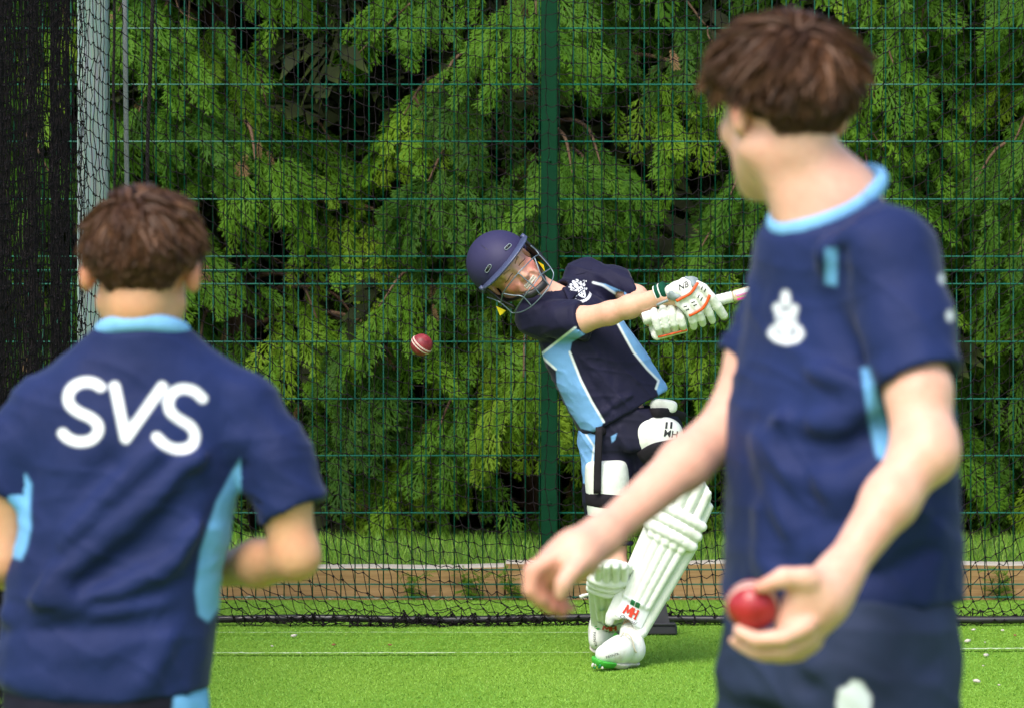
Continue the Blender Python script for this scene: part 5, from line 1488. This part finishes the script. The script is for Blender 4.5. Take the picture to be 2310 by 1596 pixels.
# ---- leg pads
def leg_pad(label, o, D, N, s, wid=1.0):
    """o knee, D down the shin, N outwards from the shin"""
    D = nrm(D); N = nrm(N - D * (N @ D)); Wx = np.cross(D, N); Wx = Wx if Wx[0] > 0 else -Wx
    q = lambda x, y, n: o + s * (x * Wx * wid + y * D + n * N)
    pts = np.array([q(x, y, n) for x in (-.13, .13) for y in (-.24, .42) for n in (-.06, .16)])
    f = Field(pts.min(0), pts.max(0), .0038)
    def bar(x0, y0, n0, x1, y1, n1, r0, r1=None, k=.006, fl=None): f.cone(q(x0, y0, n0), q(x1, y1, n1), r0 * s, (r1 or r0) * s, k, 'add', fl)
    bend = lambda x: .062 - 3.4 * x * x
    # base shell, curved across
    for x in np.linspace(-.074, .074, 9):
        w1 = 1 - .28
        bar(x * 1.02, .03, bend(x) - .012, x * w1, .335, bend(x) - .014, .013, .012, .010)
        bar(x * .95, -.155 + 2.6 * x * x * 4, bend(x) - .004, x * 1.02, .03, bend(x) - .012, .012, .013, .010)
    # shin ribs
    for x in (-.054, -.027, 0, .027, .054):
        bar(x, .062, bend(x) + .008, x * .76, .262, bend(x) + .002, .0125, .0115, .003)
    # small rounded heads under the knee rolls
    for x in (-.054, -.027, 0, .027, .054):
        bar(x * 1.02, .048, bend(x) + .012, x * 1.02, .058, bend(x) + .012, .0145, .0145, .003)
    # knee rolls
    for y, r in ((-.040, .0165), (-.006, .0175), (.028, .0185)):
        xs = np.linspace(-.080, .080, 8)
        P = [q(x, y + .9 * x * x, bend(x) + .016) for x in xs]; f.chain(P, [r * s] * 8, .002)
    # ribs above the knee
    for x in (-.052, -.018, .018, .052):
        bar(x, -.058, bend(x) + .010, x * .95, -.150 + 6 * x * x, bend(x) + .010, .0140, .0125, .003)
    # wings beside the shin
    for e in (-1, 1):
        bar(e * .080, .05, .028, e * .060, .345, .028, .014, .015, .008); bar(e * .074, .06, .005, e * .056, .30, .005, .013, .012, .02)
        bar(e * .058, .345, .036, e * .054, .362, .034, .0155, .014, .006)
    # bottom instep flap, arched
    f.ell(q(0, .372, .05), np.array([.036, .045, .05]) * s, np.stack([Wx, D, N]), .006, 'sub')
    for p in ((-.03, -.006), (.0, -.006), (.035, -.006), (-.04, .028), (.01, .028), (.05, .028), (.03, -.04), (-.02, -.04)):
        f.ell(q(p[0], p[1] + .9 * p[0] ** 2, bend(p[0]) + .034), np.array([.003, .003, .003]) * s, None, .004, 'sub')
    V, Q = f.mesh(); pad = build('leg_pad', (V, Q), M_PAD, rootB, True); pad['label'] = label
    ctr = q(0, .302, bend(0)); A = np.stack([Wx, -D, N])
    # brand patch
    decal('patch', V, Q, q(.002, .296, .06), N, -D, .092 * s, .072 * s, .004, lambda p: np.maximum(np.abs(p[:, 0]) - .044, np.abs(p[:, 1]) - .034), M_PRINTW, pad, .0035)
    rt = np.cross(nrm(-D), N)
    for e in (-1, 1):
        decal('green_bar', V, Q, q(0, .270, .06) + rt * e * .0085, N, -D, .0135, .017, .0022, lambda p: np.abs(p[:, 0]) - .0064, M_PRINTG, pad, .0060)
        decal('green_bar', V, Q, q(0, .337, .06) + rt * e * .0085, N, -D, .0135, .011, .0022, lambda p: np.abs(p[:, 0]) - .0064, M_PRINTG, pad, .0060)
    Mp = np.array([(-.021, -.013), (-.018, .013), (-.010, -.006), (-.002, .013), (.001, -.013)]); Hs = [[(.004, .013), (.0055, -.013)], [(.0175, .013), (.019, -.013)], [(.005, 0), (.018, 0)]]
    sf_ = [[(-.024, -.013), (-.018, -.013)], [(-.002, -.013), (.008, -.013)], [(-.021, .013), (-.016, .013)], [(-.004, .013), (.007, .013)], [(.0155, -.013), (.022, -.013)], [(.014, .013), (.0205, .013)]]
    mh = lambda p: np.minimum(polyd(p, Mp), np.min([segd(p, a, b) for a, b in Hs], axis=0)) - .0031
    mhs = lambda p: np.minimum(mh(p), np.min([segd(p, a, b) for a, b in sf_], axis=0) - .0014)
    decal('lettering', V, Q, q(0, .299, .06), N, -D, .052, .034, .0011, mhs, M_PRINTR, pad, .0066)
    text_decal('Original', V, Q, q(0, .325, .06), N, -D, .017 * s, M_PRINTK, pad, shear=.4, off=.0062)
    # back straps
    for y in (.10, .22):
        P = [q(-.075, y, .0), q(-.05, y, -.055), q(0, y, -.075), q(.05, y, -.055), q(.075, y, .0)]
        build('strap', tube(catmull(P, 4), .012 * s, 6, flat=(D, 1.0)), M_PAD, pad, True)
    return pad
leg_pad('white leg pad on the batter\'s front leg, printed patch above the shoe', lk + (-.022, -.0, -.006), la - lk, np.array([-.12, -1, .15]), 1.0, .94)
pr = leg_pad('white leg pad on the batter\'s bent back leg', rk + (.0, -.0, .0), ra_ - rk, np.array([-.05, -.5, -.9]), .90, .86)
e0 = T(1332, 1338, .05); build('strap_end', tube(catmull([e0, T(1318, 1341, .04), T(1308, 1345, .035)], 4), [.005] * 5 + [.006] * 4, 6), M_PAD, pr, True)

# ---- shoes
def shoe(heel, mid, toe, ankle, up, zmin, green=True):
    pts = np.array([heel, mid, toe, ankle]); f = Field(pts.min(0) - .075, pts.max(0) + .06, .0036)
    up = nrm(up)
    f.chain([heel, mid, toe], [.032, .0335, .0270], .03); f.cone(heel * .75 + mid * .25, ankle, .036, .037, .03)
    f.cone(mid * .55 + toe * .45 + up * .004, mid + up * .018, .030, .030, .03)
    f.cut(mid - up * .036, -up); f.ell(ankle + nrm(ankle - heel) * .03, (.027, .027, .03), None, .004, 'sub')
    V, Q = f.mesh(); sh = build('shoe', (V, Q), M_SHOEW, rootB, True)
    g = Field(pts.min(0) - .085, pts.max(0) + .07, .0036)
    g.chain([heel - up * .018, mid - up * .018, toe - up * .014], [.0345, .0355, .0295], .03)
    g.cut(mid - up * .028, up); g.cut(mid - up * .047, -up)
    build('sole', g.mesh(), M_SOLE, sh, True)
    return sh, V, Q, up
toeL, heelL = np.array([T(1362, 0, -.24)[0], YT - .245, .052]), np.array([T(1428, 0)[0], YT - .125, .050])
midL = toeL * .5 + heelL * .5 + (0, -.004, .003)
upL = nrm(np.array([.30, -.10, 1.0]))
s1, V1s, Q1s, _ = shoe(heelL, midL, toeL, la + (.0, -.02, -.008), upL, 0)
toeR, heelR = np.array([T(1350, 0)[0], YT + .17, .050]), np.array([T(1374, 0)[0], YT + .27, .118])
midR = toeR * .45 + heelR * .55 + (0, -.012, .004)
s2, V2s, Q2s, _ = shoe(heelR, midR, toeR, ra_ + (0, .0, -.002), np.array([-.04, -.62, .78]), 0)
# green studded toe and heel accents, laces, side lettering
g = random.Random(4)
fw = nrm(toeL - heelL)
gg = Field(toeL - .09, toeL + .09, .0034); gg.chain([midL - upL * .019, toeL - upL * .012], [.039, .0345], .03)
gg.cut(toeL - upL * .016, upL); gg.cut(midL * .45 + toeL * .55, -fw); gg.cut(midL - upL * .049, -upL)
build('green_toe_sole', gg.mesh(), M_LIME, s1, True)
for k in range(16):
    p = toeL - upL * g.uniform(.030, .042) + fw * g.uniform(-.01, .028) + np.array([g.uniform(-.03, .02), -g.uniform(.0, .025), 0]); p[2] = max(p[2], .008)
    build('stud', box(p, (.007, .007, .008), None, .002), M_PRINTG if k % 3 else M_SOLE, s1)
def patch(V, Q, sh, pts, mat):
    P = on_surf(V, Q, [T(*p) for p in pts], TOCAM, .0022); n = len(P)
    build('green_flash', (np.vstack([P, P + (0, .003, 0)]), [tuple(range(n)), tuple(range(2 * n - 1, n - 1, -1))] + [(i, i + n, (i + 1) % n + n, (i + 1) % n) for i in range(n)]), mat, sh)
patch(V1s, Q1s, s1, [(1378, 1440), (1387, 1425), (1395, 1428), (1390, 1442)], M_LIME); patch(V1s, Q1s, s1, [(1362, 1448), (1368, 1456), (1372, 1466), (1366, 1462)], M_LIME)
patch(V1s, Q1s, s1, [(1420, 1478), (1432, 1462), (1434, 1470), (1424, 1488)], M_LIME); patch(V1s, Q1s, s1, [(1412, 1424), (1424, 1424), (1432, 1436), (1424, 1440)], M_LIME)
patch(V2s, Q2s, s2, [(1353, 1376), (1366, 1374), (1362, 1388), (1352, 1390)], M_LIME); patch(V2s, Q2s, s2, [(1352, 1394), (1364, 1392), (1362, 1408), (1356, 1404)], M_LIME); patch(V2s, Q2s, s2, [(1342, 1424), (1348, 1420), (1358, 1428), (1350, 1430)], M_LIME)
for V_, Q_, sh, segs in ((V1s, Q1s, s1, [[(1372, 1452), (1388, 1448)], [(1366, 1462), (1380, 1470)], [(1376, 1444), (1384, 1458)], [(1384, 1440), (1396, 1436)]]), (V2s, Q2s, s2, [[(1346, 1415), (1372, 1408)], [(1350, 1402), (1378, 1396)], [(1344, 1426), (1368, 1418)], [(1356, 1390), (1382, 1386)], [(1350, 1408), (1372, 1420)]])):
    for sg in segs:
        P = on_surf(V_, Q_, [T(*(np.array(sg[0]) * (1 - a) + np.array(sg[1]) * a)) for a in np.linspace(0, 1, 5)], TOCAM, .0015)
        build('lace', tube(P, .0020, 5), M_LACE, sh, True)
lc = np.array([T(1407, 1424, -.20), T(1396, 1440, -.215), T(1395, 1470, -.215), T(1404, 1480, -.212), T(1414, 1472, -.21), T(1418, 1446, -.205), T(1411, 1426, -.20), T(1424, 1436, -.205), T(1432, 1462, -.20), T(1436, 1470, -.195)])
build('lace_bow', tube(catmull(lc, 5), .0024, 6), M_LACE, s1, True)
text_decal('PAYNTR', V1s, Q1s, T(1385, 1477, -.2), np.array([-.1, -1, .1]), np.array([-.3, 0, 1]), .0105, M_PRINTK, s1)
text_decal('PAYNTR', V2s, Q2s, T(1325, 1440, .1), np.array([-.5, -1, .1]), np.array([1, 0, .12]), .012, M_PRINTK, s2)
for sx in (0, 4):
    P = on_surf(V1s, Q1s, [T(1409 + sx, 1473), T(1412 + sx, 1461)], TOCAM, .0015); build('print', tube(P, .0012, 4), M_PRINTK, s1)

# ---- helmet
f = Field(CB - .20, CB + .20, .0036)
hc = wB(0, -.012, .034)
f.ell(hc, np.array([.103, .124, .104]) * sB, AB, 0)
f.ell(wB(0, -.012, .026), np.array([.088, .108, .090]) * sB, AB, .0, 'sub'); 
f.cut(wB(0, .0, .034), -AB[2])
f2 = Field(CB - .20, CB + .20, .0036)
f2.ell(hc, np.array([.103, .124, .104]) * sB, AB, 0); f2.ell(wB(0, -.012, .022), np.array([.090, .110, .095]) * sB, AB, 0, 'sub')
f2.cut(wB(0, -.010, 0), AB[1]); f2.cut(wB(0, 0, -.052), -AB[2]); f2.cut(wB(0, 0, .03), AB[2])
f.F = np.minimum(f.F, f2.F)
for e in (-1, 1):
    P = [wB(e * .048 - .014 * e * 0, .105, .082), wB(e * .058, .085, .104)]
Vh_, Qh_ = f.mesh(); helm = build('helmet', (Vh_, Qh_), M_HELM, rootB, True)
def slot(u0, v0, u1, v1):
    P = on_surf(Vh_, Qh_, [T(u0, v0, -.1), T(u1, v1, -.1)], TOCAM, .001)
    build('vent', tube([P[0], P[0] * .5 + P[1] * .5, P[1]], .0038, 8), M_PLASTIC, helm, True)
    d = nrm(P[1] - P[0]); n = np.cross(d, TOCAM); rimp = []
    for a in np.linspace(math.pi / 2, 1.5 * math.pi, 6): rimp.append(P[0] + .0056 * (math.cos(a) * d + math.sin(a) * n))
    for a in np.linspace(-math.pi / 2, math.pi / 2, 6): rimp.append(P[1] + .0056 * (math.cos(a) * d + math.sin(a) * n))
    rimp.append(rimp[0]); build('vent_rim', tube(np.array(rimp) + np.array([0, -.002, 0]), .0014, 5, False), M_GREY, helm, True)
slot(1142, 560, 1150, 553); slot(1098, 611, 1105, 600)
# centre seam
sm = on_surf(Vh_, Qh_, [T(*p) for p in ((1086, 552), (1100, 562), (1118, 576), (1138, 592))], TOCAM, .0003); build('seam', tube(catmull(sm, 3), .0008, 4), M_PLASTIC, helm)
# peak
f = Field(CB - .20, CB + .20, .0036)
pk = nrm(AB[2] * 1 - AB[1] * .06)
f.ell(wB(0, .058, .036), np.array([.108, .088, .0110]), np.stack([AB[0], nrm(AB[1] - pk * (AB[1] @ pk)), pk]), 0)
f.ell(wB(0, .0, .036), np.array([.088, .108, .05]), AB, .003, 'sub')
f.cut(wB(0, .012, 0), -AB[1])
build('peak', f.mesh(), M_PEAK, helm, True)
for e in (-1, 1):
    c0 = wB(e * .106, .030, .034)
    build('hinge', tube([c0 - AB[0] * e * .006, c0 + AB[0] * e * .006], .011, 10), M_PEAK, helm, True)
    g = Field(wB(e * .085, .02, -.04) - .09, wB(e * .085, .02, -.04) + .09, .0038)
    g.chain([wB(e * .098, .03, .02), wB(e * .097, .030, -.035), wB(e * .088, .045, -.075)], [.011, .012, .011], .01, flat=(AB[0], .6)); g.cone(wB(e * .096, -.005, -.02), wB(e * .094, .02, -.05), .020, .018, .01, flat=(AB[0], .35))
    build('side_guard', g.mesh(), M_PLASTIC, helm, True)
yb_ = [T(1119, 690, -.05), T(1141, 700, -.06), T(1128, 712, -.05), T(1136, 708, .0)]
build('lining_tab', (np.array(yb_), [(0, 1, 2), (0, 3, 1), (1, 3, 2), (0, 2, 3)]), M_YELLOW, helm)
yb_ = [T(1213, 589, -.03), T(1226, 597, -.04), T(1230, 614, -.04), T(1222, 600, .0)]
build('lining_tab', (np.array(yb_), [(0, 1, 2), (0, 3, 1), (1, 3, 2), (0, 2, 3)]), M_YELLOW, helm)
# grille
Lp, Up = np.array([.656, -.755]), np.array([-.755, -.656])
def G(u, v):
    d = (np.array([u, v]) - (1150, 606)) / ST; x = d @ Lp; z = d @ Up
    y = .150 * math.sqrt(max(.12, 1 - (x / .116) ** 2)) - .10 * max(0, -z - .10)
    return T(u, v) + np.array([0, -y, 0])
bars = [[(1197, 553), (1208, 562), (1216, 573)], [(1216, 573), (1205, 578), (1187, 595), (1169, 613), (1150, 637), (1134, 659)],
        [(1242, 603), (1220, 617), (1203, 639), (1182, 666), (1161, 700)], [(1216, 573), (1230, 588), (1242, 603), (1248, 618), (1239, 642), (1221, 665), (1199, 687), (1177, 700), (1161, 703)],
        [(1169, 613), (1186, 628), (1203, 643), (1221, 665)], [(1205, 578), (1212, 597), (1220, 617), (1239, 642)], [(1134, 659), (1156, 663), (1179, 666), (1199, 687)],
        [(1099, 669), (1116, 674), (1130, 681), (1145, 694), (1155, 703), (1161, 703)], [(1134, 659), (1130, 681)]]
for b in bars: build('grille_bar', tube(catmull([G(*p) for p in b], 5), .0019, 7), M_STEEL, helm, True)
cs = [G(u, v) + (0, .028, 0) for u, v in ((1184, 662), (1200, 660), (1216, 648), (1229, 635))]
build('chin_strap', tube(catmull(cs, 5), .0125, 10, flat=(TOCAM, .55)), M_PLASTIC, helm, True)
build('strap', tube(catmull([cs[0], wB(-.075, .02, -.06), wB(-.088, -.01, -.02)], 4), .006, 6), M_PLASTIC, helm, True)
build('strap', tube(catmull([cs[-1], wB(.075, .02, -.06), wB(.088, -.01, -.02)], 4), .006, 6), M_PLASTIC, helm, True)

# ---- bat
z2 = lambda x, y, dy=-.29: T(1434.6 + x * .1244, 595.5 + y * .1244, dy)
h0, h1 = z2(130, 985, -.27), z2(1750, 590, -.27)
ad = nrm(h1 - h0)
bat = empty('cricket_bat', tuple(h0))
setp(bat, 'cricket bat with white grip and pink edge stripes gripped in the batter\'s gloves', 'cricket bat')
gp = [h0 + (h1 - h0) * s for s in np.linspace(0, 1, 40)]
M_GRIP = plain('white_grip', (0.72, 0.75, 0.70), 0.7, 0.06, 60, 0.3, 0.2)
build('handle', tube(gp, [.0165 + .0012 * (k % 2) for k in range(40)], 12), M_GRIP, bat, True)
t = NT('willow', 0.5, 0.35)
f_ = t.noise(10, 5, .6, stretch=(1, 12, 12)); t.color(t.ramp(f_, [(0.3, (0.55, 0.42, 0.25)), (0.7, (0.72, 0.60, 0.40))])); M_WILLOW = t.m
bu = nrm(np.array([0, 0, 1.0]) - ad * ad[2]); bw = np.cross(ad, bu)
f = Field(np.minimum(h1, h1 + ad * .52) - .09, np.maximum(h1, h1 + ad * .52) + .09, .005)
f.loft([(h1 + ad * .0, .0175, .020), (h1 + ad * .03, .0185, .034), (h1 + ad * .08, .019, .05), (h1 + ad * .30, .020, .052), (h1 + ad * .46, .024, .052), (h1 + ad * .52, .016, .046)], bu, 0, p=4.0, capr=.008)
Vb, Qb = f.mesh(); bl = build('blade', (Vb, Qb), M_WILLOW, bat, True)
M_PINK = plain('pink_sticker', (0.80, 0.25, 0.48), 0.35, 0.06, 40); M_MAG = plain('magenta_sticker', (0.72, 0.01, 0.28), 0.35, 0.06, 40)
def strip(mat, x0, y0, x1, y1, w):
    P = on_surf(Vb, Qb, [z2(x0 + (x1 - x0) * a, y0 + (y1 - y0) * a) for a in np.linspace(0, 1, 8)], TOCAM, .0012)
    build('sticker', tube(P, w, 6, flat=(TOCAM, .1)), mat, bl)
strip(M_PRINTW, 1770, 540, 2500, 345, .0085); strip(M_PINK, 1815, 572, 2500, 392, .0030); strip(M_MAG, 1835, 640, 2500, 475, .0032); strip(M_GREY, 1915, 472, 2120, 415, .0036)

# ---- gloves
def glove(name, label): pass
f = Field(z2(520, 1260, -.40), z2(1760, 180, -.18), .0029)
# back of hand and cuff
f.chain([z2(640, 500, -.295), z2(760, 470, -.305), z2(900, 560, -.312)], [.022, .026, .024], .012)
f.chain([z2(880, 330, -.295), z2(960, 420, -.308), z2(1060, 520, -.312)], [.016, .020, .020], .012)
f.chain([z2(760, 620, -.305), z2(900, 740, -.308), z2(960, 830, -.30)], [.015, .017, .014], .010)
fing = [[(1110, 370), (1230, 440), (1370, 610), (1470, 760), (1590, 930)], [(1010, 520), (1150, 605), (1270, 760), (1335, 900), (1385, 1020)], [(900, 610), (1030, 712), (1140, 870), (1185, 980), (1210, 1075)], [(780, 690), (905, 792), (1000, 920), (1035, 1030), (1050, 1130)]]
for k, P in enumerate(fing):
    dz = [-.308, -.318, -.316, -.305, -.285]
    r = [.0135, .0144, .0134, .0128, .0114] if k else [.0130, .0144, .0146, .0150, .0134]
    f.chain([z2(x, y, d) for (x, y), d in zip(P, dz)], r, .0018)
# palm side and thumb behind the handle
f.chain([z2(760, 560, -.285), z2(1000, 640, -.25), z2(1250, 800, -.245)], [.022, .022, .018], .012)
f.chain([z2(1000, 480, -.27), z2(1240, 560, -.245), z2(1380, 640, -.24)], [.016, .015, .012], .008)
Vg1, Qg1 = f.mesh(); N1 = vnormals(Vg1, Qg1)
Vg1 = Vg1 + N1 * (vnoise(Vg1, 140, 5) * .0005)[:, None]
gl1 = build('glove', (Vg1, Qg1), M_GLOVE, rootB, True); gl1['label'] = 'white batting glove with orange bars on the lower hand'
def barz(pts, r, mat, parent, V, Q, fl=.5, off=.002):
    P = on_surf(V, Q, [z2(x, y, -.3) for x, y in pts], TOCAM, off); P = catmull(P, 4); P[:, 1] = np.array([P[max(0, i - 5):i + 6, 1].min() for i in range(len(P))]); P[:, 1] = np.convolve(np.pad(P[:, 1], 2, mode='edge'), np.ones(5) / 5, 'valid') - .001
    build('orange_bar', tube(P, r, 8, flat=(TOCAM, fl)), mat, parent, True)
barz([(1118, 325), (1050, 430), (975, 525), (850, 595), (725, 665)], .0044, M_ORANGE, gl1, Vg1, Qg1)
barz([(1328, 550), (1275, 690), (1200, 795), (1080, 870), (955, 930)], .0044, M_ORANGE, gl1, Vg1, Qg1)
for (x, y), (dx, dy) in [((1190, 430), (12, -28)), ((1245, 470), (12, -28)), ((1130, 580), (16, -30)), ((1182, 628), (16, -30)), ((1030, 685), (30, -10)), ((1065, 738), (30, -10)), ((888, 765), (30, -10)), ((928, 820), (30, -10))]:
    P = on_surf(Vg1, Qg1, [z2(x - dx, y - dy, -.3), z2(x + dx, y + dy, -.3)], TOCAM, .0004)
    build('slot', tube([P[0], P[0] * .5 + P[1] * .5, P[1]], .0019, 6), M_PLASTIC, gl1, True)  # dark capsule laid on the leather, its black painting the shade of a hole
for pts in ([(925, 250), (1000, 245), (1085, 290), (1040, 380)], [(590, 570), (640, 525), (770, 590), (690, 650)]):
    g_ = Field(z2(560, 680, -.36), z2(1120, 220, -.24), .0032); P3 = on_surf(Vg1, Qg1, [z2(x, y, -.3) for x, y in pts], TOCAM, .001); P3[:, 1] = np.minimum(P3[:, 1], YT - .30)
    for i in range(4): g_.cone(P3[i], P3[(i + 1) % 4], .006, .006, .006); g_.cone(P3.mean(0), P3[i], .007, .006, .008)
    build('grey_pad', g_.mesh(), M_GREY, gl1, True)
text_decal('NB', Vg1, Qg1, z2(850, 400, -.32), TOCAM, np.array([-.45, 0, 1]), .024, M_PRINTK, gl1, shear=.3, bold=.0004)
# towelling wristband
wd_ = nrm(z2(640, 500, -.29) - rw)
wc = z2(380, 560, -.275)
for k, (mat, r, nm) in enumerate(((M_WHITEB, .0300, 'white_band'), (M_GREENB, .0312, 'green_band'), (M_WHITEB, .0308, 'white_band'), (M_GREENB, .0312, 'green_band'))):
    seq = [(0, .004), (.0045, .0155), (.016, .020), (.0205, .034)][k]
    P = [wc + wd_ * s for s in np.linspace(seq[0], seq[1], 4)]
    build(nm, tube(P, [r * .97, r, r, r * .97], 16), mat, gl1, True)
build('wrist_strap', tube(catmull([z2(380, 745, -.31), z2(500, 690, -.318), z2(585, 655, -.318)], 4), .0042, 6), M_GREY, gl1, True)
# upper hand glove
f = Field(z2(40, 1420, -.38), z2(1010, 660, -.16), .0029)
fing = [[(330, 850), (355, 1000), (395, 1150), (425, 1240)], [(490, 760), (505, 950), (540, 1120), (570, 1215)], [(640, 745), (660, 920), (690, 1080), (715, 1190)], [(785, 850), (815, 980), (845, 1090), (865, 1160)]]
for P in fing: f.chain([z2(x, y, d) for (x, y), d in zip(P, (-.285, -.305, -.300, -.280))], [.0115, .0131, .0127, .0112], .0003)
f.chain([z2(330, 1000, -.25), z2(800, 1000, -.25)], [.022, .022], .01)
f.chain([z2(360, 1275, -.262), z2(880, 1170, -.262)], [.0110, .0100], .004); f.chain([z2(390, 1330, -.268), z2(900, 1200, -.268)], [.0075, .0070], .006)
f.chain([z2(300, 1150, -.24), z2(360, 1290, -.26)], [.012, .012], .01)
Vg2, Qg2 = f.mesh(); N2 = vnormals(Vg2, Qg2); Vg2 = Vg2 + N2 * (vnoise(Vg2, 140, 6) * .0005)[:, None]
gl2 = build('glove', (Vg2, Qg2), M_GLOVE, rootB, True); gl2['label'] = 'white batting glove on the upper hand at the handle end'
barz([(405, 1322), (560, 1285), (740, 1240), (930, 1192)], .0030, M_ORANGE, gl2, Vg2, Qg2, .6)
f = Field(z2(60, 1130, -.34), z2(420, 800, -.2), .003); f.chain([z2(150, 985, -.27), z2(300, 940, -.27)], [.0195, .021], .01); f.cut(z2(118, 990, -.27), -ad)
build('cuff', f.mesh(), M_GLOVE, gl2, True)
